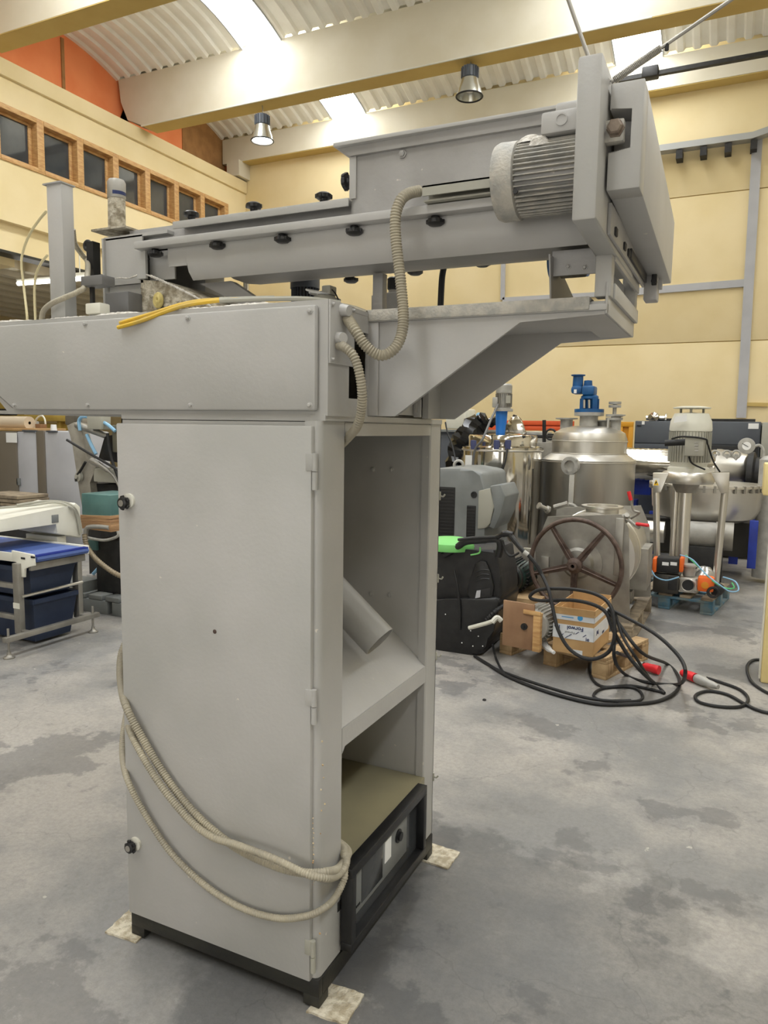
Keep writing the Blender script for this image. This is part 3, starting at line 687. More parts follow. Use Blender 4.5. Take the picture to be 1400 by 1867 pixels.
build('spout_spring', MB().torus((-1.63, 1.788, 1.93), (.3, 1, 0), .018, .007, 16, 8).torus((-1.625, 1.782, 1.93), (.3, 1, 0), .012, .006, 12, 8).torus((-1.62, 1.776, 1.93), (.3, 1, 0), .008, .005, 12, 8), mat('pale yellow spring', (206, 188, 120), .7), pm)
# square post, pipe and small parts at the left
sx0, sx1 = at(88, 450, 'Y', 1.64).x, at(115, 450, 'Y', 1.64).x
build('square_post', MB().box(sx0, sx1, 1.64, 1.685, HZ1, at(84, 335, 'Y', 1.64).z, .003), GREY, pm)
q = at(80, 337, 'Y', 1.64)
build('post_cap', MB().box(sx0-.01, sx1+.003, 1.635, 1.69, q.z-.002, q.z+.002), GREYD, pm)
for y in (385, 462):
    q = at(84, y, 'Y', 1.66); build('cable_gland', MB().cyl((sx0-.012, 1.66, q.z), (sx0+.002, 1.66, q.z), .007, .009, 10), BLACKM, pm)
pv = at(213, 415, 'Y', 1.84); pt2 = at(212, 320, 'Y', 1.84)
pp = build('riser_pipe', MB().lathe((pv.x, 1.84, pv.z-.02), (.02, 0, 1), [(.027, 0), (.027, .112), (.0265, .114), (.0265, .158), (.022, .165), (0, .166)], 24), CAKED, pm)
build('riser_cap', MB().lathe((pv.x+.002, 1.84, pv.z+.088), (.02, 0, 1), [(.0285, 0), (.0285, .05), (.024, .058), (0, .06)], 24), DULL, pp)
build('printed_band', MB().lathe((pv.x+.002, 1.84, pv.z+.097), (.02, 0, 1), [(.0288, 0), (.0288, .011)], 24, R(200), R(330)), INK, pp)
build('lid_plate', MB().box(pv.x-.06, pv.x+.08, 1.79, 1.9, pv.z-.018, pv.z-.012), CAKED, pm)
hb = MB(); pbox(hb, 147, 502, 186, 520, 1.62, .05, .002)
build('hood', hb, mat('dark grey paint', (112, 111, 110), .5), pm)
sb = MB(); pbox(sb, 155, 552, 182, 572, 1.61, .04, .004); build('sensor_box', sb, WHITEP, pm)
build('hood_post', MB().box(at(163, 520, 'Y', 1.64).x, at(168, 520, 'Y', 1.64).x, 1.64, 1.65, HZ1, at(163, 515, 'Y', 1.64).z), BLACKM, pm)
vp = MB(); pbox(vp, 158, 440, 170, 505, 1.80, .03); build('tension_rod', vp, BLACKM, pm)
mb = MB().torus(at(160, 448, 'Y', 1.83), (0, 1, 0), .014, .006, 14, 8); build('rod_eye', mb, BLACKM, pm)
# stuff standing on the head behind
ps = at(692, 560, 'Y', 1.98)
build('support_post', MB().box(ps.x-.016, ps.x+.016, 1.965, 1.995, 1.862, 1.995, .001), GREYD, pm)
zva = at(705, 562, 'Y', 2.2).z; xva = at(712, 540, 'Y', 2.2).x
av = build('air_valve', MB().box(xva-.07, xva-.035, 2.2, 2.24, HZ1, zva+.045, .004).box(xva-.035, xva+.03, 2.2, 2.25, HZ1, zva+.05, .003).cyl((xva, 2.225, zva+.05), (xva, 2.225, zva+.06), .018), CASTG, pm)
build('valve_knob', MB().lathe((xva, 2.225, zva+.06), (0, 0, 1), [(.018, 0), (.022, .004), (.022, .036), (.018, .04), (0, .04)], 16), BLACK, av)
q = at(556, 540, 'Y', 2.2); zf = at(556, 527, 'Y', 2.2).z; zt_ = at(556, 503, 'Y', 2.2).z
vm = build('vertical_motor', MB().cyl((q.x, 2.2, HZ1), (q.x, 2.2, zf+.005), .040, seg=24), BLACKM, pm)
build('fan_cover', MB().lathe((q.x, 2.2, zf), (0, 0, 1), [(.044, 0), (.05, 0), (.05, zt_-zf-.006), (.04, zt_-zf), (0, zt_-zf)], 28), DGREY, vm)
f2 = MB()
for k in range(26): f2.box(-.001, .001, .038, .047, HZ1+.02, zf, 0, Matrix.Translation((q.x, 2.2, 0)) @ Matrix.Rotation(2*PI*k/26, 4, 'Z'))
tag(build('motor_ribs', f2, DGREY, vm), kind='stuff')
q = at(592, 545, 'Y', 1.95)
zr = at(592, 549, 'Y', 1.95).z
rs = build('rotary_sensor', MB().lathe((q.x, 1.95, zr), (0, 0, 1), [(.03, HZ1-zr), (.03, 0), (.048, 0), (.048, .005), (.032, .008), (.032, .013), (.02, .015), (.02, .026), (0, .026)], 24).box(q.x, q.x+.03, 1.93, 1.97, zr+.015, zr+.042, .004), GREYL, pm)
build('sensor_loop', MB().torus((q.x-.01, 1.94, zr+.02), (.1, 0, 1), .032, .003, 24, 6).torus((q.x-.02, 1.93, zr+.025), (.3, -.1, 1), .028, .003, 24, 6), WHITE, rs)
build('sensor_cable', MB().tube([(q.x+.03, 1.94, zr+.03), (q.x+.05, 1.93, zr+.012), (q.x+.07, 1.92, zr-.02)], .002, 6), BLACK, rs)
build('long_sleeve', MB().tube(pt([(600, 553), (640, 560), (668, 570)], 'Y', 1.78), .006, 8), HOSE, pm)
q = at(449, 545, 'Y', 2.3)
tag(build('steel_tube', MB().cyl((q.x, 2.3, HZ1), (q.x, 2.3, 2.08), .011), POLISH, pm), 'bright steel tube')
bm_ = MB().prism([(1.83, 1.975), (1.90, 1.975), (2.2, 1.90), (2.2, 1.87), (1.86, 1.87)], 'X', -.44, -.436)
gb = build('gearbox_bracket', bm_, GREYD, pm)
build('bearing', MB().lathe((-.43, 1.93, 1.965), (1, 0, 0), [(.03, 0), (.03, .06), (.012, .062), (.012, .1)], 20), CAKED, gb)
bp_ = MB().box(-.44, -.33, 1.87, 1.876, 1.93, 1.99); build('bearing_plate', bp_, GREYD, gb)
bolts([(-.40, 1.87, 1.95), (-.36, 1.87, 1.945)], (0, -1, 0), gb, .005)
q = at(1022, 485, 'Y', 2.25)
build('blue_motor', MB().cyl((q.x-.03, 2.25, q.z+.015), (q.x+.08, 2.25, q.z+.015), .05, seg=24), BLUEP, pm, 'blue motor end')
build('black_hose', MB().tube(pt([(812, 478), (806, 505), (803, 560)], 'Y', 2.2), .010, 10), RUB, pm)
# ---- corrugated conduits that are part of the machine
h1 = pt([(624, 578, 1.66), (634, 582, 1.645), (648, 603, 1.63), (668, 632, 1.64), (695, 648, 1.66), (722, 632, 1.68), (735, 590, 1.70), (731, 520, 1.71), (722, 440, 1.71), (721, 395, 1.71), (730, 366, 1.72), (745, 353, 1.74), (766, 348, 1.77)])
o = build('corrugated_conduit', MB().tube(h1, .0145, 12, 8, .2, .007), HOSE, pm, ang=60)
build('cable_gland', MB().cyl((-.9, 1.63, 1.838), (-.878, 1.628, 1.835), .016, .013), GREY, pm)
h2 = pt([(612, 629, 1.62), (626, 632, 1.60), (645, 650, 1.60), (657, 690, 1.61), (660, 735, 1.63), (652, 775, 1.66), (634, 798, 1.70), (620, 812, 1.74)])
build('corrugated_conduit', MB().tube(h2, .0125, 12, 8, .2, .007), HOSE, pm, ang=60)
build('cable_gland', MB().cyl((-.9, 1.61, 1.767), (-.878, 1.6, 1.767), .016, .013), GREY, pm)
# ---- loose hoses slung round the cabinet
def wrap(name, pix, r, label, tail):
    P = []
    for x, y, Y in pix: P.append(at(x, y, 'Y', Y))
    for t in tail: P.append(at(t[0], t[1], 'X', t[2]) if t[0] > 5 else Vector(t))
    return tag(build(name, MB().tube(P, r, 12, 8, .2, .0068), HOSE, ang=60), label, 'hose')
wrap('corrugated_hose', [(232, 1165, 1.70), (221, 1195, 1.66), (220, 1240, 1.6), (231, 1290, 1.53), (262, 1350, 1.528), (308, 1425, 1.528), (362, 1490, 1.525), (430, 1545, 1.525), (505, 1580, 1.525), (560, 1592, 1.528), (594, 1590, 1.545)], .0118,
     'thick corrugated hose on top of the pair slung across the machine door', [(613, 1586, -.893), (626, 1573, -.897), (628, 1558, -.903), (-.95, 1.725, .375), (-1.1, 1.75, .37)])
wrap('corrugated_hose', [(236, 1180, 1.72), (230, 1230, 1.66), (232, 1300, 1.60), (240, 1340, 1.53), (285, 1420, 1.503), (340, 1490, 1.503), (385, 1525, 1.503), (430, 1540, 1.504), (500, 1566, 1.50), (560, 1594, 1.506), (594, 1601, 1.535)], .0105,
     'second corrugated hose twisted under the thick one across the machine door', [(614, 1597, -.885), (628, 1583, -.88), (632, 1566, -.89), (-.94, 1.745, .36), (-1.1, 1.8, .37)])
wrap('corrugated_hose', [(238, 1270, 1.74), (227, 1320, 1.66), (223, 1370, 1.6), (232, 1420, 1.53), (262, 1480, 1.53), (312, 1555, 1.53), (375, 1615, 1.53), (440, 1655, 1.53), (505, 1674, 1.53), (560, 1670, 1.53), (592, 1655, 1.545)], .0098,
     'thin corrugated hose sagging lowest across the machine door', [(610, 1638, -.893), (624, 1612, -.893), (629, 1590, -.895), (-.93, 1.70, .365), (-1.1, 1.70, .365)])
# ---- cables lying on the head
for i, (pp_, lb) in enumerate((([(215, 597, 1.54), (260, 584, 1.548), (330, 562, 1.57), (400, 548, 1.62), (480, 545, 1.68), (560, 545, 1.74), (620, 552, 1.80)], 'yellow cable with a drooping end lying along the packing machine head'),
                               ([(219, 589, 1.55), (270, 574, 1.56), (340, 553, 1.60), (400, 546, 1.66), (500, 543, 1.76)], 'second yellow cable end just above the drooping one'))):
    P = [at(x, y, 'Y', Y) for x, y, Y in pp_]
    P = [Vector((p.x, p.y, max(p.z, HZ1+.007) if k > 1 else p.z)) for k, p in enumerate(P)]
    yc = tag(build('yellow_cable', MB().tube(P, .0058, 8), YEL), lb, 'cable')
    build('grey_sleeve', MB().tube(P[3:], .0066, 8), GREYL, yc, 'dusty grey length of the cable')
for pts_, lb in (([(84, 386, 1.66), (72, 400, 1.68), (55, 425, 1.7), (43, 455, 1.72), (39, 480, 1.72), (43, 520, 1.72), (49, 572, 1.70), (50, 590, 1.70)], 'cream cable arching from high on the square post'),
                 ([(86, 466, 1.66), (76, 478, 1.68), (66, 500, 1.7), (63, 530, 1.7), (64, 572, 1.70), (65, 590, 1.7)], 'shorter cream cable leaving the square post lower down')):
    tag(build('cream_cable', MB().tube([at(x, y, 'Y', Y) for x, y, Y in pts_], .004, 8), CREAMC), lb, 'cable')
tag(build('corrugated_hose', MB().tube([at(x, y, 'Y', Y) for x, y, Y in ((76, 582, 1.62), (80, 566, 1.61), (95, 553, 1.60), (120, 542, 1.60), (142, 532, 1.61), (156, 520, 1.64), (160, 480, 1.8), (150, 465, 1.80), (137, 445, 1.76), (133, 418, 1.74))], .0085, 10, 8, .14, .006), HOSE, ang=60), 'thin corrugated hose looping past the square post on the machine head', 'hose')
# ---- slings up to the roof
for pa, pb2, lb, nm in (((1077, 116), (1036, 0), 'dark steel rod rising from the motor end of the feeder', 'steel_rod'), ((1120, 146), (1332, 0), 'long taut rod with a coil spring rising to the right', 'spring_rod')):
    a, b = at(*pa, 'Y', 1.62), at(*pb2, 'Y', 1.62); d = b-a
    top = a+d*4
    mb = MB().cyl(a-d*.03, top, .004, seg=8)
    o = thing(nm, a, lb, 'rod'); build('rod', mb, DULL, o)
    if nm == 'spring_rod':
        P = []; dn = d.normalized(); u = dn.orthogonal().normalized(); v = dn.cross(u)
        for k in range(240):
            t = k/240; an = k*.9; P.append(a+d*(.42*t)+(u*math.cos(an)+v*math.sin(an))*.0065)
        build('coil_spring', MB().tube(P, .0015, 5, smooth=False), DULL, o)
        e1 = MB().cyl(a+d*.47, a+d*.47+Vector((.0, 0, -.012)), .004); build('turnbuckle', e1, BLACKM, o)
# ================================================================== right side of the hall
def pallet(loc, rz, label, wood=WOOD, deep=1.2, wide=.8, block=None, boards=5):
    o = local('pallet', loc, label, 'pallet', rz)
    def P(n, x0, x1, y0, y1, z0, z1, m): return build(n, MB().box(x0, x1, y0, y1, z0, z1, .003), m, o)
    for i, x in enumerate((.05, wide/2, wide-.05)):
        P('skid_board', x-.05, x+.05, 0, deep, 0, .022, block or wood)
        for y in (.05, deep/2, deep-.05): P('block', x-.05, x+.05, y-.049, y+.049, .022, .1, block or wood)
    for y in (.05, deep/2, deep-.05): P('stringer_board', 0, wide, y-.05, y+.05, .1, .122, block or wood)
    step = (wide-.1)/(boards-1)
    for k in range(boards):
        P('deck_board', k*step+.003, k*step+.097+(.02 if k % 2 == 0 else 0)*(k not in (0, boards-1)), random.uniform(-.008, .004), deep, .122, .144, wood)
    return o
PA = R(-17.8)
pallet((-1.41, 4.87, 0), PA, 'light wooden pallet in front carrying the printed carton', deep=.62)
pallet((-1.40, 5.50, 0), R(-1), 'worn wooden pallet under the handwheel machine', WOODO, deep=1.15)
pallet((-.89, 6.87, 0), R(-9), 'wooden pallet with blue blocks under the upright mixer', WOODO, deep=.8, block=BLUEPAL)
def onp(x, y, z=.144): return at(x, y, 'Z', z)
# printed carton
c0, c1 = onp(1007, 1187), onp(1080, 1199); dx = (c1-c0); cw = dx.length; ca = math.atan2(dx.y, dx.x)
o = local('carton', (c0.x, c0.y, .146), 'open cardboard carton with white printed tape bands on the front pallet', 'box', ca)
ch_ = .26; cdp = .44
for x0, x1, y0, y1 in ((0, cw, 0, .004), (0, cw, cdp-.004, cdp), (0, .004, .004, cdp-.004), (cw-.004, cw, .004, cdp-.004)):
    build('carton_wall', MB().box(x0, x1, y0, y1, 0, ch_), CARD, o)
build('carton_base', MB().box(.004, cw-.004, .004, cdp-.004, 0, .12), CARD, o)
build('carton_flap', MB().box(-.001, cw+.001, -.006, 0, ch_-.01, ch_+.035).box(cw, cw+.005, 0, cdp, ch_-.01, ch_+.035).box(0, cw, cdp, cdp+.004, ch_-.01, ch_+.05).box(-.004, 0, 0, cdp, ch_-.01, ch_+.03), CARD, o)
for z0, z1 in ((.215, .262), (.095, .185), (.0, .03)):
    t_ = build('tape_band', MB().box(-.003, cw+.003, -.003, -.0005, z0, z1).box(cw+.0005, cw+.003, -.003, cdp*.9, z0, z1) if z0 > .05 else MB().box(cw*.5, cw*.75, -.003, 0, z0, z1), TAPE, o)
def text(s_, size, M, m, parent, name='lettering', ext=.0006, bold=0):
    cu = bpy.data.curves.new(name, 'FONT'); cu.body = s_; cu.size = size; cu.extrude = ext; cu.align_x = 'CENTER'; cu.align_y = 'CENTER'; cu.offset = bold
    ob = bpy.data.objects.new(name+'_t', cu); C.objects.link(ob)
    dg = bpy.context.evaluated_depsgraph_get(); me = bpy.data.meshes.new_from_object(ob.evaluated_get(dg)); bpy.data.objects.remove(ob)
    me.transform(M); me.materials.clear(); me.materials.append(m)
    n = bpy.data.objects.new(name, me); C.objects.link(n); n.parent = parent; return n
RX = Matrix.Rotation(PI/2, 4, 'X')
def onfront(x, y, z, rot=0): return Matrix.Translation((x, y, z)) @ RX @ Matrix.Rotation(rot, 4, 'Z')
text('Forwol', .036, onfront(cw*.55, -.004, .168, PI), INK, o, bold=.0008)
text('Fo', .036, onfront(cw*.1, -.004, .166, PI), INK, o, bold=.0008)
text('Forwol', .022, onfront(cw*.42, -.004, .138, PI), GREYS, o)
text('ie', .034, onfront(cw*.86, -.004, .108), INK, o, bold=.0006)
for k_, xz in enumerate(((.22, .115), (.42, .12), (.6, .14), (.78, .128), (.12, .15), (.34, .105))):
    build('print_stroke', MB().prism([(cw*xz[0]-.012, xz[1]-.008), (cw*xz[0]-.006, xz[1]-.008), (cw*xz[0]+.014, xz[1]+.008), (cw*xz[0]+.008, xz[1]+.009)], 'Y', -.0045, -.0032), INK, o)
text('Pol', .04, Matrix.Translation((cw+.004, cdp*.2, .14)) @ Matrix.Rotation(PI/2, 4, 'Z') @ RX @ Matrix.Rotation(PI, 4, 'Z'), INK, o, bold=.0008)
text('oru', .036, Matrix.Translation((cw+.004, cdp*.55, .11)) @ Matrix.Rotation(PI/2, 4, 'Z') @ RX, INK, o, bold=.0008)
build('carton_liner', MB().tube([(cw*.4, .2, .18), (cw*.5, .26, .2), (cw*.7, .2, .19), (cw*.6, .12, .17)], .006, 6), RUB, o)
build('tape_print', MB().lathe((cw*.66, -.004, .238), (0, -1, 0), [(0, 0), (.017, 0), (.017, .0006), (0, .0006)], 16).box(cw*.2, cw*.5, -.0045, -.0035, .232, .237), CYAN, o)
# plywood mounted motor
a = onp(915, 1176); b_ = onp(984, 1190); ang = math.atan2(b_.y-a.y, b_.x-a.x); L_ = (b_-a).length
o = local('mounted_motor', (a.x, a.y, .146), 'small grey motor behind a square brown plywood plate beside the carton', 'motor', ang)
build('plywood_plate', MB().box(.0, L_-.05, 0, .018, 0, .30, .002), PLY, o)
build('pine_batten', MB().box(L_-.05, L_, -.01, .03, -.0, .25, .003).box(L_-.12, L_, -.012, -.0, .235, .262, .002), PINE, o)
build('shaft', MB().lathe((.155, 0, .15), (0, -1, 0), [(.022, 0), (.022, .012), (.009, .014), (.009, .03), (0, .03)], 16), BLACK, o)
mt_ = build('motor_body', MB().cyl((.2, .02, .16), (.2, .24, .16), .10, seg=24), CASTG, o)
f3 = MB()
for k in range(30): f3.box(-.0015, .0015, .05, .22, .1, .118, 0, Matrix.Translation((.2, 0, .16)) @ Matrix.Rotation(2*PI*k/30, 4, 'Y'))
tag(build('cooling_fins', f3, CASTG, mt_), kind='stuff')
tag(build('crumpled_paper', MB().tube([onp(985, 1150, .22), onp(990, 1165, .18), onp(997, 1180, .16), onp(1010, 1190, .15)], [.03, .022, .02, .012], 7), WHITE), 'crumpled white paper tucked between the motor and the carton', 'paper')
# handwheel machine
wm = thing('handwheel_machine', (-.9, 5.9, 0), 'horizontal stainless drum machine with a large brown five-spoke handwheel', 'machine')
YW = 5.45
def pp2(poly, Y): return [(at(x, y, 'Y', Y).x, at(x, y, 'Y', Y).z) for x, y in poly]
build('front_plate', MB().prism(pp2([(998, 942), (1132, 938), (1146, 965), (1148, 1150), (1118, 1150), (1116, 1115), (985, 1115), (975, 1000)], YW+.12), 'Y', YW+.12, YW+.14), DULL, wm)
build('rear_plate', MB().prism(pp2([(1015, 925), (1168, 922), (1184, 960), (1186, 1088), (1000, 1090)], 6.4), 'Y', 6.4, 6.42), DULL, wm)
cc = at(1075, 1010, 'Y', YW+.14)
drm = build('drum', MB().lathe((cc.x, YW+.14, cc.z-.02), (0, 1, 0), [(0, 0), (.325, 0), (.325, .84), (0, .84)], 40), STEEL, wm)
build('drum_flange', MB().torus((cc.x, 5.9, cc.z-.02), (0, 1, 0), .327, .008, 40, 6), STEEL, drm)
q = at(1098, 925, 'Y', 5.85); k_ = mpp(q.x, 5.85, 1)
build('top_neck', MB().lathe((q.x, 5.85, 0), (0, 0, 1), [(29*k_, q.z-.18), (29*k_, q.z-.01), (37*k_, q.z), (37*k_, q.z+.014), (28*k_, q.z+.014), (27*k_, q.z-.12)], 36), STEEL, wm)
hub = at(1048, 1031, 'Y', YW); kW = mpp(hub.x, YW, hub.z); rw = 84*kW
wd = (Vector((-.12, -1, .02))).normalized()
wh = build('handwheel', MB().torus(hub, wd, rw, .018, 56, 10), RUST, wm)
u = wd.cross(Vector((0, 0, 1))).normalized(); v = u.cross(wd)
for k, a in enumerate((55, 127, 199, 271, 343)):
    d = u*math.cos(R(a))+v*math.sin(R(a)); n = wd.cross(d)
    s_ = MB(); A = [hub+d*.04+n*w_+wd*h_ for w_, h_ in ((.026, -.012), (.026, .006), (-.026, .006), (-.026, -.012))]; B = [hub+d*rw+n*w_+wd*h_ for w_, h_ in ((.017, -.012), (.017, .004), (-.017, .004), (-.017, -.012))]
    va = [s_.bm.verts.new(p) for p in A]; vb = [s_.bm.verts.new(p) for p in B]
    for i in range(4): s_.bm.faces.new((va[i], va[(i+1) % 4], vb[(i+1) % 4], vb[i]))
    s_.bm.faces.new(va); s_.bm.faces.new(vb)
    s_.tube([hub+d*.05+wd*.012, hub+d*(rw-.02)+wd*.01], .006, 6)
    build('spoke', s_, RUST, wh)
build('wheel_hub', MB().lathe(hub-wd*.02, wd, [(.05, 0), (.058, .01), (.058, .04), (.03, .055), (.03, .08), (.014, .08), (.012, .05)], 24), RUST, wh)
build('bearing_flange', MB().lathe(hub+Vector((.0, .13, 0)), (0, -1, 0), [(0, 0), (.18, 0), (.18, .02), (.12, .025), (.1, .05), (.03, .06), (.03, .12)], 28), DULL, wm)
for i, (x0, y0, x1, y1) in enumerate(((1120, 945, 1135, 1050), (985, 1015, 1000, 1050))):
    b2 = MB(); pbox(b2, x0, y0, x1, y1, YW+.09, .03, .004); build('rib_plate', b2, DULL, wm)
b2 = MB(); pbox(b2, 952, 1000, 985, 1095, YW+.2, .03, .004); build('side_plate', b2, STEEL, wm)
vl = build('lever_valve', MB().lathe(at(1140, 945, 'Y', 5.7), (.2, -.6, .4), [(0, -.03), (.03, -.03), (.03, .02), (.018, .03), (.018, .06), (0, .06)], 14).cyl(at(1135, 940, 'Y', 5.7), at(1165, 962, 'Y', 5.6), .014), DULL, wm)
build('red_handle', MB().tube([at(1150, 912, 'Y', 5.65), at(1146, 896, 'Y', 5.65)], .014, 8).tube([at(1160, 955, 'Y', 5.6), at(1182, 958, 'Y', 5.55)], .012, 8), REDP, vl, 'red lever grips')
build('lever', MB().tube([at(1150, 912, 'Y', 5.65), at(1155, 930, 'Y', 5.66), at(1165, 935, 'Y', 5.66), at(1150, 945, 'Y', 5.68)], .009, 8), DULL, vl)
build('inlet_stub', MB().lathe(at(1000, 930, 'Y', 5.7), (-.5, -.5, .3), [(.03, 0), (.03, .02), (.018, .025), (.018, .08), (.026, .085), (.026, .1), (0, .1)], 16).tube([at(1010, 925, 'Y', 5.7), at(1035, 918, 'Y', 5.7)], .02), DULL, wm)
b2 = MB(); pbox(b2, 1140, 1000, 1180, 1075, 5.95, .35); build('outlet_box', b2, DULL, wm)
build('machine_foot', MB().box(-1.3, -.7, 5.6, 5.67, .147, .24, .004).box(-1.3, -.7, 6.2, 6.38, .147, .25, .004), DULL, wm)
# green black motor on timber beside the wheel
o = thing('floor_motor', (-1.75, 5.7, 0), 'dark green and black motor lying between the scrubber and the handwheel machine', 'motor')
q = at(925, 1055, 'Y', 5.4); k_ = mpp(q.x, 5.4, q.z)
mb_ = build('motor_body', MB().cyl((q.x, 5.42, q.z), (q.x+.1, 5.8, q.z), 26*k_, seg=28), TEALD, o)
build('fan_guard', MB().lathe((q.x, 5.42, q.z), (-.1, -1, 0), [(27*k_, -.05), (28*k_, 0), (24*k_, .02), (10*k_, .03), (9*k_, .045), (0, .045)], 28), BLACK, o)
fq = MB()
for k in range(26): fq.box(-.003, .003, .03, .36, 25*k_, 29*k_, 0, Matrix.Translation((q.x+.03, 5.42, q.z)) @ Matrix.Rotation(2*PI*k/26, 4, 'Y'))
tag(build('cooling_fins', fq, BLACKM, mb_), kind='stuff')
build('timber_block', MB().box(q.x-.05, q.x+.28, 5.3, 5.6, .0, q.z-28*k_, .004), WOOD, o)
# ------- floor scrubber
ys = 4.72
sb = thing('pressure_washer', (-1.75, 4.95, 0), 'black wheeled cleaning machine with a green lid beside the packing machine', 'cleaning machine')
def sil(poly, Y, d, bev): return MB().prism(pp2(poly, Y), 'Y', Y, Y+d, bev)
build('lower_body', sil([(730, 1100), (812, 1092), (905, 1088), (912, 1098), (900, 1150), (893, 1168), (880, 1176), (884, 1190), (868, 1196), (845, 1190), (730, 1196)], ys, .5, .02), BLACK, sb)
build('column', sil([(760, 1010), (812, 1005), (850, 1008), (905, 1000), (912, 1050), (916, 1085), (908, 1102), (850, 1106), (760, 1110)], ys+.03, .42, .025), BLACKM, sb)
build('column_recess', sil([(850, 1082), (855, 1062), (866, 1028), (876, 1022), (886, 1024), (894, 1045), (900, 1070), (897, 1092), (862, 1100)], ys+.01, .03, .008), BLACK, sb)
build('grip_window', sil([(866, 1092), (869, 1076), (894, 1072), (894, 1088)], ys+.004, .01, .002), BLACKM, sb)
build('window_flash', sil([(866, 1091), (869, 1077), (876, 1076), (875, 1089)], ys+.0, .006, 0), PALEG, sb)
for yy in (1042, 1050, 1058): build('grip_rib', MB().tube([at(868, yy+2, 'Y', ys+.005), at(880, yy-3, 'Y', ys+.0), at(892, yy-2, 'Y', ys+.005)], .005, 6), BLACK, sb)
build('push_handle', MB().tube([at(808, 1012, 'Y', ys), at(830, 1000, 'Y', ys), at(848, 988, 'Y', ys), at(875, 985, 'Y', ys), at(905, 983, 'Y', ys), at(912, 995, 'Y', ys), at(908, 1015, 'Y', ys)], .024, 10), BLACK, sb)
build('side_hose', MB().tube([at(828, 1040, 'Y', ys-.0), at(834, 1070, 'Y', ys-.015), at(838, 1110, 'Y', ys-.015), at(838, 1148, 'Y', ys-.01)], .009, 8), RUB, sb)
build('tank_lid', MB().lathe(at(820, 990, 'Y', ys+.12), (0, 0, 1), [(.17, -.04), (.175, -.02), (.165, .01), (.11, .035), (0, .045)], 32), GREEN, sb, 'green lid')
build('green_trim', MB().tube([at(858, 1012, 'Y', ys+.02), at(874, 1008, 'Y', ys+.02), at(875, 998, 'Y', ys+.02)], .006, 6), GREEN, sb, 'green trim')
build('front_wheel', MB().cyl(at(850, 1178, 'Y', ys+.1), at(850, 1178, 'Y', ys+.16), .085, seg=24), RUB, sb)
build('front_wheel', MB().cyl(at(790, 1180, 'Y', ys+.3), at(790, 1180, 'Y', ys+.36), .085, seg=24), RUB, sb)
build('white_handle', MB().tube([at(855, 1145, 'Y', ys-.06), at(885, 1137, 'Y', ys-.08), at(897, 1133, 'Y', ys-.09)], .014, 8).tube([at(897, 1135, 'Y', ys-.09), at(906, 1126, 'Y', ys-.07), at(914, 1132, 'Y', ys-.06)], .018, 8), WHITEP, sb, 'white crank handle')
build('bellows', MB().tube([at(888, 1130, 'Y', ys-.02), at(905, 1113, 'Y', ys-.02), at(930, 1098, 'Y', ys+.1)], .018, 10, 8, .25, .02), BLACKM, sb)
for x, y in ((858, 1150), (872, 1160), (842, 1172), (862, 1178), (880, 1178), (812, 1120)):
    build('rivet', MB().lathe(at(x, y, 'Y', ys-.002), (0, -1, 0), [(.005, 0), (.004, .003), (0, .003)], 6), WHITE, sb)
# spray lance
sg = thing('spray_gun', at(915, 985, 'Y', ys-.05), 'black spray lance and gun lying across the handle of the cleaning machine', 'spray gun')
build('lance', MB().tube([at(835, 984, 'Y', ys-.03), at(870, 980, 'Y', ys-.03), at(910, 979, 'Y', ys-.03)], .010, 8), BLACK, sg)
build('gun_body', MB().tube([at(905, 980, 'Y', ys-.04), at(920, 973, 'Y', ys-.05), at(935, 974, 'Y', ys-.05)], [.016, .022, .018], 10).tube([at(930, 975, 'Y', ys-.05), at(945, 995, 'Y', ys-.06), at(957, 1008, 'Y', ys-.07)], [.018, .016, .015], 10), BLACK, sg)
build('trigger_guard', MB().tube([at(916, 985, 'Y', ys-.04), at(922, 1005, 'Y', ys-.04), at(932, 1014, 'Y', ys-.05), at(946, 1008, 'Y', ys-.05)], .008, 8), BLACKM, sg)
build('coupling', MB().cyl(at(955, 1006, 'Y', ys-.07), at(963, 1012, 'Y', ys-.07), .016), CASTG, sg)
build('hose_sleeve', MB().tube([at(963, 1012, 'Y', ys-.07), at(978, 1030, 'Y', ys-.07), at(988, 1048, 'Y', ys-.07)], .013, 8), RUB, sg)
# black cables
def cable(pts, r, label, m=RUB, name='power_cable'):
    P = []
    for q in pts:
        if len(q) == 2: c = at(q[0], q[1], 'Z', r+.001)
        else: c = at(q[0], q[1], 'Y', q[2])
        c.z = max(c.z, r+.001); P.append(c)
    return tag(build(name, MB().tube(P, r, 8), m), label, 'cable')
YC = 4.5
cable([(988, 1048, ys-.08), (1000, 1075, YC+.05), (1008, 1110, YC), (1018, 1150, YC-.05), (1040, 1185, YC-.08), (1075, 1202, YC-.1), (1108, 1190, YC-.1), (1120, 1160, YC-.1), (1115, 1110, YC-.05), (1090, 1085, YC), (1040, 1074, YC+.05), (985, 1075, YC+.1), (966, 1088, YC+.1), (985, 1095, YC+.1), (1050, 1095, YC+.05), (1100, 1112, YC), (1118, 1150, YC-.05), (1145, 1195, YC-.1), (1170, 1225, YC-.12), (1192, 1245)], .0115, 'thick black hose looping from the spray gun over the carton', name='hose')
cable([(865, 1196), (885, 1208), (930, 1235), (1000, 1262), (1080, 1282), (1140, 1284), (1200, 1278), (1235, 1258), (1236, 1232), (1215, 1210), (1170, 1190, 4.4), (1130, 1140, 4.45), (1110, 1112, 4.5), (1150, 1130, 4.4), (1200, 1160, 4.3), (1240, 1200, 4.2), (1249, 1230, 4.15), (1235, 1248), (1180, 1244), (1140, 1230), (1120, 1200, 4.4), (1122, 1150, 4.45)], .0105, 'long black cable running from the cleaning machine round in wide floor loops')
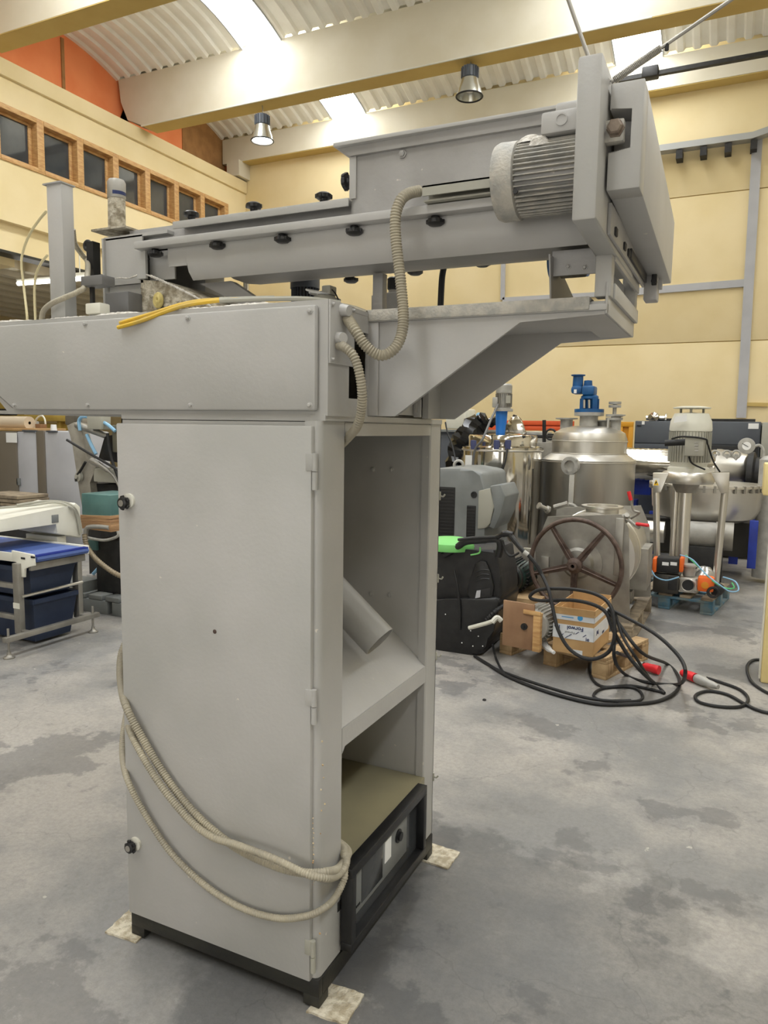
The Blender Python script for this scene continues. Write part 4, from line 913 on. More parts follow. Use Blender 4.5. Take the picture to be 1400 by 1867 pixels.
cable([(870, 1200), (910, 1222), (990, 1250), (1080, 1274), (1160, 1278), (1170, 1265), (1150, 1253), (1100, 1255), (1082, 1268), (1100, 1277), (1150, 1277)], .0085, 'thinner black cable ending in the small floor coil under the loops')
cable([(1122, 1120, 4.48), (1135, 1160, 4.4), (1160, 1200, 4.35), (1185, 1238), (1210, 1262), (1200, 1260), (1150, 1250), (1100, 1252), (1078, 1235), (1075, 1210)], .009, 'black cable hanging straight down beside the carton corner')
cable([(1125, 1190, 4.3), (1150, 1200), (1168, 1212), (1176, 1215)], .011, 'short black cable leading into the left red plug')
cable([(1288, 1236), (1320, 1246), (1350, 1258), (1364, 1275), (1350, 1288), (1310, 1288), (1275, 1280), (1268, 1268), (1290, 1260), (1325, 1266), (1355, 1282), (1380, 1294), (1405, 1300), (1440, 1300)], .0095, 'black cable looped on the floor to the right of the red connector')
cable([(1404, 1205), (1375, 1203), (1362, 1215), (1368, 1240), (1390, 1258), (1425, 1275)], .0095, 'black cable curving out from behind the yellow column at the right edge')
cable([(898, 1175, 4.7), (904, 1200, 4.7), (915, 1222), (922, 1228)], .008, 'thin black cable dropping from the cleaning machine to the floor')
for (xa, ya), (xb, yb), lb in (((1178, 1214), (1200, 1220), 'red plug lying nearest the front pallet'), ((1247, 1226), (1262, 1232), 'red and grey connector lying to the right of the other plug')):
    a, b = at(xa, ya, 'Z', .04), at(xb, yb, 'Z', .04); d = (b-a).normalized(); o = thing('industrial_plug', (a.x, a.y, 0), lb, 'plug'); a.z = b.z = .034
    build('plug_body', MB().lathe(a, d, [(.018, -.02), (.026, 0), (.027, .04), (.029, .045), (.029, .09), (0, .09)], 18), REDP, o)
    if xa > 1200: build('grey_coupler', MB().lathe(b+d*.03, d, [(.026, 0), (.03, .02), (.03, .06), (.022, .09), (.022, .13), (.014, .17), (0, .17)], 16), CASTG, o)
    else: build('grey_coupler', MB().lathe(a-d*.02, -d, [(.026, 0), (.024, .03), (.012, .06), (0, .06)], 16), CASTG, o)
tag(build('stone_chip', MB().lathe(at(883, 1277, 'Z', 0), (0, 0, 1), [(.012, 0), (.01, .008), (0, .012)], 6), BLACK), 'tiny dark chip lying on the floor below the cleaning machine', 'debris')
# ------- grey compressor like machine
Yg = 6.0
o = thing('compressor', at(845, 1100, 'Y', Yg), 'grey enclosed machine with black grilles and a lifting eye behind the packing machine', 'machine'); o.location.z = 0; ROOT[o.name] = Vector(o.location)
build('housing', MB().prism(pp2([(760, 1095), (760, 862), (800, 853), (838, 853), (862, 858), (880, 862), (885, 905), (882, 1000), (880, 1095)], Yg), 'Y', Yg, Yg+.7, .03), GREYS, o)
b2 = MB(); pbox(b2, 800, 888, 828, 985, Yg-.01, .02, .004); build('grille', b2, MESH, o)
b2 = MB(); pbox(b2, 850, 922, 866, 985, Yg-.01, .02, .004); build('grille', b2, MESH, o)
gr_ = MB()
for k in range(16): pbox(gr_, 801, 891+k*6, 827, 892.5+k*6, Yg-.014, .005)
for k in range(11): pbox(gr_, 851, 924+k*5.6, 865, 925.3+k*5.6, Yg-.014, .005)
tag(build('grille_bars', gr_, BLACKM, o), kind='stuff')
build('side_panel', MB().prism(pp2([(872, 895), (893, 890), (900, 925), (893, 955), (885, 963), (870, 965)], Yg-.01), 'Y', Yg-.01, Yg+.5, .01), GREYL, o)
build('side_fairing', MB().prism(pp2([(893, 886), (912, 884), (921, 905), (912, 940), (900, 965), (890, 960), (903, 930), (897, 905)], Yg), 'Y', Yg, Yg+.45, .01), GREYS, o)
build('vent_hole', MB().lathe(at(864, 902, 'Y', Yg-.002), (0, -1, 0), [(.028, 0), (.028, .004), (.02, .004), (.018, 0), (0, 0)], 18), BLACKM, o)
build('lifting_eye', MB().torus(at(836, 848, 'Y', Yg+.3), (.3, -1, 0), .04, .013, 20, 8), CASTG, o)
# ------- polished tank with slim motor
def tank(name, xc, Y, prof, m, label, zbot=.02):
    q = at(xc, 850, 'Y', Y); k = mpp(q.x, Y, 1.3)
    o = thing(name, (q.x, Y, 0), label, 'tank'); P = [(w_*k, at(xc, y_, 'Y', Y).z) for w_, y_ in prof]
    P = [(0, zbot)]+[(P[0][0]*.9, zbot), (P[0][0], zbot+.08)]+P
    build('vessel', MB().lathe((q.x, Y, 0), (0, 0, 1), P, 56), m, o); return o, q.x, k
Y2 = 7.5
o, xq, k = tank('polished_tank', 915, Y2, [(71, 828), (71, 820), (73, 819), (73, 815), (62, 812), (62, 796), (60, 793), (0, 790)], POLISH, 'mirror polished cylindrical tank carrying a slim grey motor on a blue stand')
zt_ = at(915, 820, 'Y', Y2).z
build('rim_band', MB().torus((xq, Y2, zt_), (0, 0, 1), 72*k, .012, 56, 6), STEEL, o)
for x in (863, 926, 905): q = at(x, 812, 'Y', Y2-.42); build('rim_clamp', MB().lathe((q.x, q.y, q.z), (0, 0, 1), [(.025, -.04), (.03, 0), (.03, .05), (0, .055)], 10), mat('blue grey clamp', (74, 80, 120), .5), o)
q = at(850, 838, 'Y', Y2-.45)
ms = thing('stirrer_motor', (at(915, 790, 'Y', Y2).x, Y2, at(915, 790, 'Y', Y2).z), 'grey ribbed motor on a bright blue column above the polished tank', 'motor')
km = k; xm = at(918, 740, 'Y', Y2).x
zz = lambda y_, Y=Y2: at(918, y_, 'Y', Y).z
build('blue_column', MB().cyl((at(914, 760, 'Y', Y2).x, Y2, zz(793)), (at(914, 760, 'Y', Y2).x, Y2, zz(748)), 9*k, 11*k, 20), BLUEB, ms)
m1 = build('motor_body', MB().lathe((xm, Y2, 0), (0, 0, 1), [(17*k, zz(750)), (17*k, zz(746)), (13*k, zz(744)), (13*k, zz(716)), (0, zz(716))], 28), CASTG, ms)
build('fan_cover', MB().lathe((xm, Y2, 0), (0, 0, 1), [(14.5*k, zz(717)), (14.5*k, zz(703)), (12*k, zz(700)), (0, zz(699))], 28), CASTG, ms)
fq = MB()
for kk in range(28): fq.box(-.004, .004, 12.5*k, 15*k, zz(742), zz(718), 0, Matrix.Translation((xm, Y2, 0)) @ Matrix.Rotation(2*PI*kk/28, 4, 'Z'))
tag(build('cooling_fins', fq, DULL, m1), kind='stuff')
b2 = MB(); pbox(b2, 897, 724, 907, 743, Y2-.08, .15, .01); build('terminal_box', b2, CASTG, ms)
b2 = MB(); pbox(b2, 922, 721, 930, 735, Y2-.095, .02); build('rating_plate', b2, GREYL, ms)
build('motor_cable', MB().tube([at(908, 738, 'Y', Y2-.1), at(895, 765, 'Y', Y2-.3), at(880, 800, 'Y', Y2-.5), at(866, 820, 'Y', Y2-.5), at(862, 850, 'Y', Y2-.5)], .012, 8), mat('grey cable', (100, 100, 100), .5), ms)
hl = build('hatch_lid', MB().prism(pp2([(920, 793), (922, 775), (932, 760), (944, 758), (952, 770), (958, 790)], Y2-.2), 'Y', Y2-.2, Y2-.17, .006), POLISH, o)
build('hatch_edge', MB().tube([at(921, 796, 'Y', Y2-.22), at(958, 796, 'Y', Y2-.22)], .012, 8).tube([at(936, 758, 'Y', Y2-.16), at(948, 765, 'Y', Y2-.1), at(958, 792, 'Y', Y2-.1)], .014, 8), BLACKM, hl)
build('tank_cable', MB().tube([at(925, 818, 'Y', Y2-.5), at(920, 845, 'Y', Y2-.56), at(910, 870, 'Y', Y2-.58), at(905, 888, 'Y', Y2-.58)], .010, 8), RUB, o)
b2 = MB(); pbox(b2, 848, 830, 860, 850, Y2-.46, .01); build('paper_label', b2, WHITE, o)
build('leg', MB().cyl((xq-.3, Y2-.3, 0), (xq-.3, Y2-.3, .12), .03).cyl((xq+.3, Y2-.3, 0), (xq+.3, Y2-.3, .12), .03).cyl((xq, Y2+.35, 0), (xq, Y2+.35, .12), .03), STEEL, o)
# second low tank between them
Y3 = 8.95
o, xq, k = tank('round_drum', 975, Y3, [(30, 830), (30, 800), (28, 795), (28, 788), (0, 786)], CASTG, 'grey drum with a flat lid half hidden between the two large tanks')
build('lid_band', MB().torus((xq, Y3, at(975, 795, 'Y', Y3).z), (0, 0, 1), 29*k, .02, 32, 6), BLACKM, o)
# large vessel
Y4 = 8.0
o, xq, k = tank('large_vessel', 1072, Y4, [(82, 842), (83, 838), (66, 826), (66, 806), (66, 800), (62, 789), (48, 781), (28, 777), (0, 776)], STEEL, 'large stainless vessel with domed top carrying a blue gear drive')
zv = lambda y_: at(1072, y_, 'Y', Y4).z
for y_, w_ in ((841, 83), (826, 66.5), (804, 66.5)): build('weld_seam', MB().torus((xq, Y4, zv(y_)), (0, 0, 1), w_*k, .006, 64, 6), STEEL, o)
build('neck', MB().lathe((xq-.015, Y4, 0), (0, 0, 1), [(16*k, zv(782)), (16*k, zv(759)), (26*k, zv(758)), (26*k, zv(752)), (0, zv(752))], 36), CASTG, o)
for xs, ys_, hw, yt in ((1032, 788, 11, 762), (1122, 786, 9, 756), (1100, 780, 14, 766)):
    Yn = Y4+.15 if xs != 1122 else Y4; q = at(xs, ys_, 'Y', Yn); kn_ = mpp(q.x, Yn, 1.5)
    build('nozzle', MB().lathe((q.x, Yn, 0), (0, 0, 1), [(hw*kn_, q.z-.05), (hw*kn_, at(xs, yt+3, 'Y', Yn).z), (hw*1.8*kn_, at(xs, yt+2, 'Y', Yn).z), (hw*1.8*kn_, at(xs, yt, 'Y', Yn).z), (0, at(xs, yt, 'Y', Yn).z)], 24), CASTG, o)
q = at(1120, 758, 'Y', Y4); kn_ = mpp(q.x, Y4, 1.5)
fs = MB()
for y_, w_, h_ in ((764, 15, 4), (758, 15, 4), (741, 11, 4), (735, 11, 4)):
    z_ = at(1120, y_, 'Y', Y4).z; fs.cyl((q.x, Y4, z_-.012), (q.x, Y4, z_+.014), w_*kn_, seg=24)
fs.cyl((q.x, Y4, at(1120, 764, 'Y', Y4).z), (q.x, Y4, at(1120, 735, 'Y', Y4).z), 3.5*kn_, seg=12)
build('flange_stack', fs, CASTG, o)
q = at(1109, 762, 'Y', Y4-.1); build('dip_tube', MB().cyl((q.x, Y4-.1, q.z), (q.x, Y4-.1, q.z-.17), .012), CASTG, o)
sgl = build('sight_glass', MB().lathe(at(1042, 849, 'Y', Y4-.62), (-.25, -1, 0), [(0, 0), (.09, 0), (.09, .05), (.055, .055), (.05, .03), (0, .03)], 28), CASTG, o)
for k_2 in range(4):
    c_ = at(1042, 849, 'Y', Y4-.67); build('flange_nut', MB().cyl(c_+Vector((.07*math.cos(k_2*PI/2+.8), 0, .07*math.sin(k_2*PI/2+.8))), c_+Vector((.07*math.cos(k_2*PI/2+.8), -.02, .07*math.sin(k_2*PI/2+.8))), .011, seg=6), DULL, sgl)
build('seam_strip', MB().box(at(1038, 900, 'Y', Y4-.48).x, at(1047, 900, 'Y', Y4-.48).x, Y4-.52, Y4-.45, .25, zv(858)), STEEL, o)
build('arc_port', MB().torus(at(1038, 935, 'Y', Y4-.55), (0, 1, 0), .085, .02, 24, 8), CASTG, o)
build('leg', MB().cyl((xq-.4, Y4-.3, 0), (xq-.4, Y4-.3, .12), .04).cyl((xq+.4, Y4-.3, 0), (xq+.4, Y4-.3, .12), .04).cyl((xq, Y4+.4, 0), (xq, Y4+.4, .12), .04), STEEL, o)
gd_ = thing('gear_drive', (xq-.015, Y4, zv(752)), 'blue gear drive with an offset flanged input standing on the large vessel', 'gearbox')
X_ = xq-.015; z_ = zv
build('base_flange', MB().lathe((X_, Y4, 0), (0, 0, 1), [(0, z_(752)), (26*k, z_(752)), (26*k, z_(746)), (15*k, z_(746)), (0, z_(746))], 32), BLUEP, gd_)
ln = MB(); ln.lathe((X_, Y4, 0), (0, 0, 1), [(9*k, z_(746)), (9*k, z_(728)), (15.5*k, z_(727)), (15.5*k, z_(723)), (12*k, z_(720)), (0, z_(720))], 28)
for a in (20, 110, 200, 290): ln.box(.10*1, 15*k, -.03, .03, z_(746), z_(727), 0, Matrix.Translation((X_, Y4, 0)) @ Matrix.Rotation(R(a+25), 4, 'Z'))
build('lantern', ln, BLUEP, gd_)
g2 = MB(); pbox(g2, 1060, 703, 1083, 720, Y4-.1, .2, .02); g2.lathe((at(1072, 700, 'Y', Y4).x, Y4, 0), (0, 0, 1), [(8*k, z_(704)), (7*k, z_(694)), (0, z_(693))], 20)
build('gear_case', g2, BLUEP, gd_)
g2 = MB(); pbox(g2, 1040, 703, 1061, 718, Y4-.09, .18, .03); x_ = at(1054, 690, 'Y', Y4).x
g2.lathe((x_, Y4, 0), (0, 0, 1), [(9.5*k, z_(704)), (9*k, z_(686)), (12.5*k, z_(685)), (12.5*k, z_(683)), (0, z_(683))], 24)
ic = build('input_case', g2, BLUEP, gd_)
b2 = MB(); pbox(b2, 1046, 710, 1051, 717, Y4-.095, .01); build('rating_plate', b2, WHITE, ic)
build('spring_pair', MB().cyl(at(1065, 744, 'Y', Y4-.1), at(1065, 729, 'Y', Y4-.1), .012).cyl(at(1074, 744, 'Y', Y4-.1), at(1074, 729, 'Y', Y4-.1), .012), STEEL, gd_)
# ------- upright mixer
YM = 7.15
mx = thing('upright_mixer', (at(1262, 1100, 'Y', YM).x, YM, .144), 'upright mixer with a big pale motor on a three-leg stainless frame', 'mixer')
xm = at(1258, 800, 'Y', YM).x; k = mpp(xm, YM, 1.5); zz = lambda y_: at(1258, y_, 'Y', YM).z
mm = build('motor_body', MB().lathe((xm, YM, 0), (0, 0, 1), [(0, zz(862)), (36*k, zz(861)), (36*k, zz(853)), (31*k, zz(850)), (33*k, zz(842)), (34*k, zz(785)), (0, zz(785))], 40), WHITEP, mx)
fq = MB()
for kk in range(40): fq.box(-.004, .004, 33*k, 36.5*k, zz(842), zz(787), 0, Matrix.Translation((xm, YM, 0)) @ Matrix.Rotation(2*PI*kk/40, 4, 'Z'))
tag(build('cooling_fins', fq, GREYL, mm), kind='stuff')
cwl = build('fan_cowl', MB().lathe((xm, YM, 0), (0, 0, 1), [(36*k, zz(786)), (36.5*k, zz(782)), (35*k, zz(768)), (29*k, zz(754)), (0, zz(752))], 40), WHITEP, mx)
build('cowl_label', MB().prism(pp2([(1230, 760), (1252, 756), (1252, 768), (1228, 771)], YM-.22), 'Y', YM-.22, YM-.216), WHITE, cwl)
build('rain_canopy', MB().lathe((xm, YM, 0), (0, 0, 1), [(0, zz(746)), (32*k, zz(745)), (32*k, zz(743)), (20*k, zz(741)), (0, zz(740.5))], 40), WHITEP, mx)
for a in (30, 150, 270): build('canopy_post', MB().cyl((xm+22*k*math.cos(R(a)), YM+22*k*math.sin(R(a)), zz(757)), (xm+22*k*math.cos(R(a)), YM+22*k*math.sin(R(a)), zz(745)), .01), GREYL, mx)
b2 = MB(); pbox(b2, 1248, 797, 1283, 832, YM-.30, .14, .012); tb = build('terminal_box', b2, GREYL, mx)
b2 = MB()
for kk in range(4): pbox(b2, 1266, 805+kk*5, 1273, 808+kk*5, YM-.305, .008)
tag(build('box_louvres', b2, CASTG, tb))
build('cable_gland', MB().cyl(at(1212, 808, 'Y', YM-.24), at(1250, 806, 'Y', YM-.24), .028), BLACKM, tb)
build('loose_cable', MB().tube([at(1225, 800, 'Y', YM-.2), at(1245, 796, 'Y', YM-.3), at(1284, 800, 'Y', YM-.3), at(1290, 810, 'Y', YM-.2), at(1300, 840, 'Y', YM-.1), at(1312, 860, 'Y', YM)], .008, 6).tube([at(1256, 832, 'Y', YM-.25), at(1262, 845, 'Y', YM-.25), at(1285, 856, 'Y', YM-.2)], .008, 6), RUB, mx)
build('support_disc', MB().lathe((xm, YM, 0), (0, 0, 1), [(0, zz(882)), (44*k, zz(881)), (46*k, zz(876)), (45*k, zz(864)), (42*k, zz(860)), (0, zz(860))], 48), STEEL, mx)
build('shaft_collar', MB().lathe((at(1250, 890, 'Y', YM).x, YM, 0), (0, 0, 1), [(0, zz(900)), (18*k, zz(898)), (24*k, zz(882)), (0, zz(880))], 28), DULL, mx)
build('shaft_tube', MB().cyl((at(1249, 900, 'Y', YM).x, YM, zz(1075)), (at(1249, 900, 'Y', YM).x, YM, zz(890)), 12*k, seg=28).cyl((at(1232, 900, 'Y', YM).x, YM-.02, zz(1060)), (at(1232, 900, 'Y', YM).x, YM-.02, zz(890)), 5*k, seg=16), STEEL, mx)
for xa, ya, xb, yb, Yl in ((1196, 878, 1198, 1058, YM-.1), (1323, 880, 1301, 1098, YM-.2), (1228, 885, 1229, 1050, YM+.3)):
    a, b = at(xa, ya, 'Y', Yl), at(xb, yb, 'Y', Yl); b.z = max(b.z, .146)
    build('leg', MB().cyl(b, a, 6*k, seg=16), STEEL, mx)
for p_, Yl in ([(1190, 862), (1220, 862), (1205, 895), (1204, 898), (1190, 898)], YM-.16), ([(1296, 862), (1330, 862), (1328, 898), (1314, 900)], YM-.26):
    build('gusset', MB().prism(pp2(p_, Yl), 'Y', Yl, Yl+.06, .004), STEEL, mx)
b2 = MB(); pbox(b2, 1190, 872, 1202, 886, YM-.165, .004); wl_ = build('warning_label', b2, WHITE, mx)
build('warning_triangle', MB().prism(pp2([(1191, 885), (1201, 885), (1196, 874)], YM-.168), 'Y', YM-.168, YM-.165), mat('warning yellow', (240, 196, 40), .5), wl_)
build('warning_bolt', MB().prism(pp2([(1195, 883), (1198, 879), (1196, 877), (1194, 881)], YM-.17), 'Y', YM-.17, YM-.168), BLACK, wl_)
# actuators on the pallet
def actuator(x0, y0, x1, y1, Y, label):
    o = thing('valve_actuator', at((x0+x1)/2, y1, 'Y', Y), label, 'actuator')
    b2 = MB(); pbox(b2, x0+7, y0, x1-7, y1, Y, .14, .02); build('cylinder_body', b2, BLACKM, o)
    b2 = MB(); pbox(b2, x0, y0+1, x0+8, y1-1, Y-.005, .15, .012); build('end_cap', b2, ORP, o)
    b2 = MB(); pbox(b2, x1-8, y0+1, x1, y1-1, Y-.005, .15, .012); build('end_cap', b2, ORP, o)
    for xx in (x0+18, x1-24): b2 = MB(); pbox(b2, xx, y0+8, xx+12, y0+14, Y-.002, .004); build('rating_label', b2, WHITE, o)
    return o
actuator(1189, 1017, 1246, 1045, 6.75, 'black actuator with two orange end caps resting on the dark block')
o = thing('dark_block', (at(1218, 1080, 'Y', 6.75).x, 6.85, .144), 'dark metal block under the orange capped actuator', 'valve')
b2 = MB(); pbox(b2, 1190, 1047, 1238, 1082, 6.77, .2, .012); build('block_body', b2, mat('dark gunmetal', (70, 68, 64), .4, .5), o)
b2 = MB(); pbox(b2, 1218, 1052, 1234, 1076, 6.765, .01, .003); build('block_cover', b2, BLACKM, o)
o = thing('square_valve', (at(1255, 1080, 'Y', 6.75).x, 6.85, .144), 'square steel valve body with a round black bore facing the camera', 'valve')
b2 = MB(); pbox(b2, 1238, 1053, 1271, 1081, 6.78, .16, .008); build('valve_body', b2, STEEL, o)
c_ = at(1254, 1067, 'Y', 6.778); build('bore', MB().lathe(c_, (0, -1, 0), [(.052, 0), (.05, .002), (0, -.0)], 24), BLACK, o)
build('bore_ring', MB().torus(c_, (0, 1, 0), .052, .006, 28, 6), STEEL, o)
for dx_ in (-1, 1):
    for dz_ in (-1, 1): build('corner_bolt', MB().cyl(c_+Vector((dx_*.065, 0, dz_*.055)), c_+Vector((dx_*.065, -.01, dz_*.055)), .009, seg=6), DULL, o)
build('valve_neck', MB().lathe((c_.x, 6.86, c_.z+.07), (0, 0, 1), [(.05, 0), (.05, .08), (.07, .085), (.07, .1), (0, .1)], 20), CASTG, o)
o = thing('orange_actuator', (at(1290, 1085, 'Y', 6.7).x, 6.75, .144), 'orange square actuator end with black valve at the right end of the blue pallet', 'actuator')
b2 = MB(); pbox(b2, 1271, 1053, 1302, 1080, 6.66, .12, .02); build('orange_body', b2, ORP, o)
build('cap_disc', MB().lathe(at(1285, 1067, 'Y', 6.66), (0, -1, 0), [(.03, 0), (.03, .006), (.012, .008), (0, .008)], 18), mat('amber disc', (222, 140, 30), .5), o)
build('valve_body', MB().lathe(at(1308, 1074, 'Y', 6.72), (1, -.3, .2), [(0, -.05), (.05, -.04), (.055, .02), (.03, .05), (0, .06)], 14).torus(at(1300, 1080, 'Y', 6.66), (0, 1, 0), .04, .012, 16, 6), BLACKM, o)
for pts_, m_, lb in (([(1240, 1012, 6.75), (1262, 1020, 6.7), (1285, 1045, 6.65), (1310, 1065, 6.6), (1330, 1078, 6.6), (1346, 1076, 6.6), (1340, 1060, 6.65), (1318, 1052, 6.7)], SKYB, 'light blue air line looping off the right end of the blue pallet'),
                     ([(1250, 1012, 6.77), (1275, 1035, 6.72), (1300, 1060, 6.66), (1322, 1072, 6.62), (1338, 1072, 6.6), (1334, 1062, 6.62)], LGREEN, 'green air line beside the light blue one'),
                     ([(1188, 1040, 6.72), (1196, 1052, 6.7), (1215, 1058, 6.7), (1238, 1052, 6.7)], SKYB, 'blue and short air line sagging under the actuator')):
    tag(build('air_line', MB().tube([at(x, y, 'Y', Y) for x, y, Y in pts_], .006, 6), m_), lb, 'air line')
tag(build('mesh_bag', MB().lathe(at(1283, 1052, 'Y', 6.95), (0, .2, 1), [(.06, -.1), (.1, -.03), (.09, .04), (.05, .09), (0, .1)], 9), FOIL), 'crumpled silvery wrap behind the orange actuator', 'wrap')
o = thing('small_pump', (at(1290, 985, 'Y', 7.9).x, 7.9, 0), 'small silver motor pump standing behind the mixer legs', 'pump')
q = at(1280, 975, 'Y', 7.9)
build('pump_body', MB().cyl((q.x-.25, 7.9, q.z), (q.x+.12, 7.9, q.z), .13, seg=24), CASTG, o)
build('pump_head', MB().cyl((q.x+.12, 7.9, q.z), (q.x+.28, 7.9, q.z), .14, seg=24), DULL, o)
build('pump_foot', MB().box(q.x-.2, q.x+.2, 7.75, 7.97, 0, q.z-.1, .01), BLACKM, o)
build('end_drum', MB().cyl((q.x-.55, 7.9, q.z), (q.x-.35, 7.9, q.z), .11, seg=24), STEEL, o)
# ------- blue frame with wide pan
YP = 8.0
o = thing('pan_stand', (at(1320, 1037, 'Z', 0).x-.6, 8.2, 0), 'royal blue steel stand under the wide round pan', 'stand')
b2 = MB(); pbox(b2, 1364, 950, 1380, 1037, YP, .08, .003); build('leg', b2, BLUEF, o)
b2 = MB(); pbox(b2, 1183, 938, 1380, 950, YP+1.2, .1, .003); build('cross_rail', b2, BLUEF, o)
for x in (1183, 1364): b2 = MB(); pbox(b2, x, 958, x+14, 1010, YP+1.2, .08); build('leg', b2, BLUEF, o)
o = thing('round_pan', (at(1275, 950, 'Y', YP+.5).x, YP+.55, at(1275, 955, 'Y', YP+.3).z), 'wide shallow stainless pan with a bolted rim on the blue stand', 'pan')
xq = at(1285, 920, 'Y', YP+.5).x; k = mpp(xq, YP+.5, 1.2); zp = lambda y_: at(1285, y_, 'Y', YP-.1).z
build('bowl', MB().lathe((xq, YP+.55, 0), (0, 0, 1), [(0, zp(962)), (60*k, zp(961)), (84*k, zp(952)), (92*k, zp(935)), (95*k, zp(893)), (99*k, zp(892)), (99*k, zp(888)), (0, zp(886))], 56), STEEL, o)
for kk in range(36):
    a = -PI+kk*2*PI/36
    if math.sin(a) < .2: build('rim_clip', MB().box(-.012, .012, 95*k, 99*k, zp(900), zp(887), 0, Matrix.Translation((xq, YP+.55, 0)) @ Matrix.Rotation(a-PI/2, 4, 'Z')), DULL, o)
# long horizontal filter
o = thing('horizontal_vessel', (at(1250, 900, 'Y', 9.45).x, 9.45, 0), 'long ribbed horizontal stainless vessel with a dark end flange on blue cradles', 'vessel')
zc = at(1250, 850, 'Y', 9.45).z; xa, xb = at(1130, 850, 'Y', 9.45).x, at(1305, 850, 'Y', 9.45).x; rr = 31*mpp(xa, 9.45, 1.2)
build('ribbed_shell', MB().lathe((xa, 9.45, zc), (1, 0, 0), [(0, 0)]+[(rr*(1 if i % 2 else .97), (xb-xa)*i/36) for i in range(37)]+[(0, xb-xa)], 40), POLISH, o)
build('end_dome', MB().lathe((xb, 9.45, zc), (1, 0, 0), [(rr*.98, 0), (rr*1.02, .0), (rr*1.02, .05), (rr*.95, .12), (rr*.9, .25), (rr*.7, .36), (0, .4)], 40), STEEL, o)
build('end_flange', MB().lathe((xb+.34, 9.4, zc-.07), (1, -.1, 0), [(.26, 0), (.26, .06), (.2, .08), (.2, .2), (.25, .22), (.25, .28), (0, .28)], 32), BLACKM, o)
build('flange_knob', MB().lathe((xb+.64, 9.35, zc-.08), (1, 0, 0), [(.06, 0), (.08, .03), (.05, .08), (0, .08)], 14), BLACK, o)
cb2 = MB(); pbox(cb2, 1150, 862, 1186, 902, 9.45, .4, .004); build('cradle', cb2, BLUEF, o)
cb2 = MB(); pbox(cb2, 1335, 878, 1378, 905, 9.45, .4, .004); build('cradle', cb2, BLUEF, o)
build('cradle_leg', MB().box(xa+.0, xa+.2, 9.6, 9.8, 0, zc-.45), BLUEF, o); build('cradle_leg', MB().box(xb+.2, xb+.3, 9.6, 9.8, 0, zc-.45), BLUEF, o)
cl = MB()
for x in (1304, 1325, 1342): q = at(x, 828, 'Y', 9.3); cl.torus(q, (0, 1, 0), .04, .012, 12, 6).cyl(q-Vector((0, 0, .2)), q, .02)
build('latch_clip', cl, CASTG, o)
pg = at(1361, 813, 'Y', 8.7)
o = thing('pressure_gauge', pg, 'white faced pressure gauge in front of the dark cabinet', 'gauge')
build('gauge_case', MB().lathe(pg, (0, -1, 0), [(0, -.03), (.085, -.03), (.085, .01), (.075, .015), (0, .008)], 28), CASTG, o)
build('dial', MB().lathe(pg+Vector((0, -.009, 0)), (0, -1, 0), [(.074, 0), (.074, .003), (0, .003)], 28), WHITE, o)
build('needle', MB().box(-.003, .003, -.014, -.012, -.02, .05, 0, Matrix.Translation(pg) @ Matrix.Rotation(R(-60), 4, 'Y')), BLACK, o)
build('gauge_pipe', MB().tube([pg+Vector((.08, 0, 0)), at(1385, 812, 'Y', 8.7), at(1392, 822, 'Y', 8.7), at(1392, 845, 'Y', 8.7)], .014, 8), CASTG, o)
o = thing('upright_cylinder', (at(1392, 880, 'Y', 8.6).x, 8.6, 0), 'upright silver gas cylinder with yellow warning stickers at the right edge', 'cylinder')
q = at(1390, 880, 'Y', 8.6); k = mpp(q.x, 8.6, 1.2)
build('cylinder_body', MB().lathe((q.x+.06, 8.6, 0), (0, 0, 1), [(0, .05), (18*k, .05), (18*k, at(1390, 838, 'Y', 8.6).z), (12*k, at(1390, 832, 'Y', 8.6).z), (0, at(1390, 829, 'Y', 8.6).z)], 28), CASTG, o)
build('warning_sticker', MB().lathe((q.x+.06, 8.6, at(1390, 872, 'Y', 8.6).z), (0, 0, 1), [(18.4*k, 0), (18.4*k, .17)], 8, R(235), R(275)), YELF, o)
build('red_sticker', MB().lathe((q.x+.06, 8.6, at(1390, 868, 'Y', 8.6).z), (0, 0, 1), [(18.4*k, 0), (18.4*k, .13)], 8, R(290), R(315)), ORP, o)
# dark cabinet
YD = 10.0
o = thing('control_cabinet', (at(1265, 900, 'Y', YD).x, YD+.3, 0), 'long dark grey cabinet with hinged upper doors against the back wall', 'cabinet')
zl = lambda y_: at(1265, y_, 'Y', YD).z; xl = lambda x_: at(x_, 800, 'Y', YD).x
build('carcass', MB().box(xl(1156), xl(1386), YD+.02, YD+.7, .05, zl(768), .01), DGREY, o)
for a_, b_2 in ((1157, 1270), (1271, 1384)):
    dd = build('upper_door', MB().box(xl(a_), xl(b_2), YD, YD+.02, zl(809), zl(769), .004), DGREY, o)
    build('door_hinge', MB().box(xl(a_)+.02, xl(a_)+.07, YD-.01, YD, zl(778), zl(776)), BLACKM, dd)
build('recess', MB().box(xl(1160), xl(1384), YD+.005, YD+.02, zl(870), zl(812)), BLACK, o)
build('lower_panel', MB().box(xl(1157), xl(1225), YD-.005, YD+.015, zl(822), zl(811), .003), DGREY, o)
for x0, y0, x1, y1 in ((1364, 772, 1383, 782), (1170, 768, 1175, 774)):
    b2 = MB(); pbox(b2, x0, y0, x1, y1, YD-.006, .005); build('paper_label', b2, WHITE, o)
build('top_duct', MB().box(xl(1195), xl(1375), YD+.1, YD+.5, zl(768), zl(763)), BLACKM, o)
b2 = MB(); pbox(b2, 1387, 770, 1402, 850, YD, .6, .01); build('end_panel', b2, GREYL, o)
b2 = MB(); pbox(b2, 1155, 948, 1376, 1010, 8.75, .35, .01)
tag(build('low_cabinet', b2, mat('charcoal', (60, 58, 54), .6)), 'low charcoal cabinet on the floor behind the blue stand', 'cabinet')
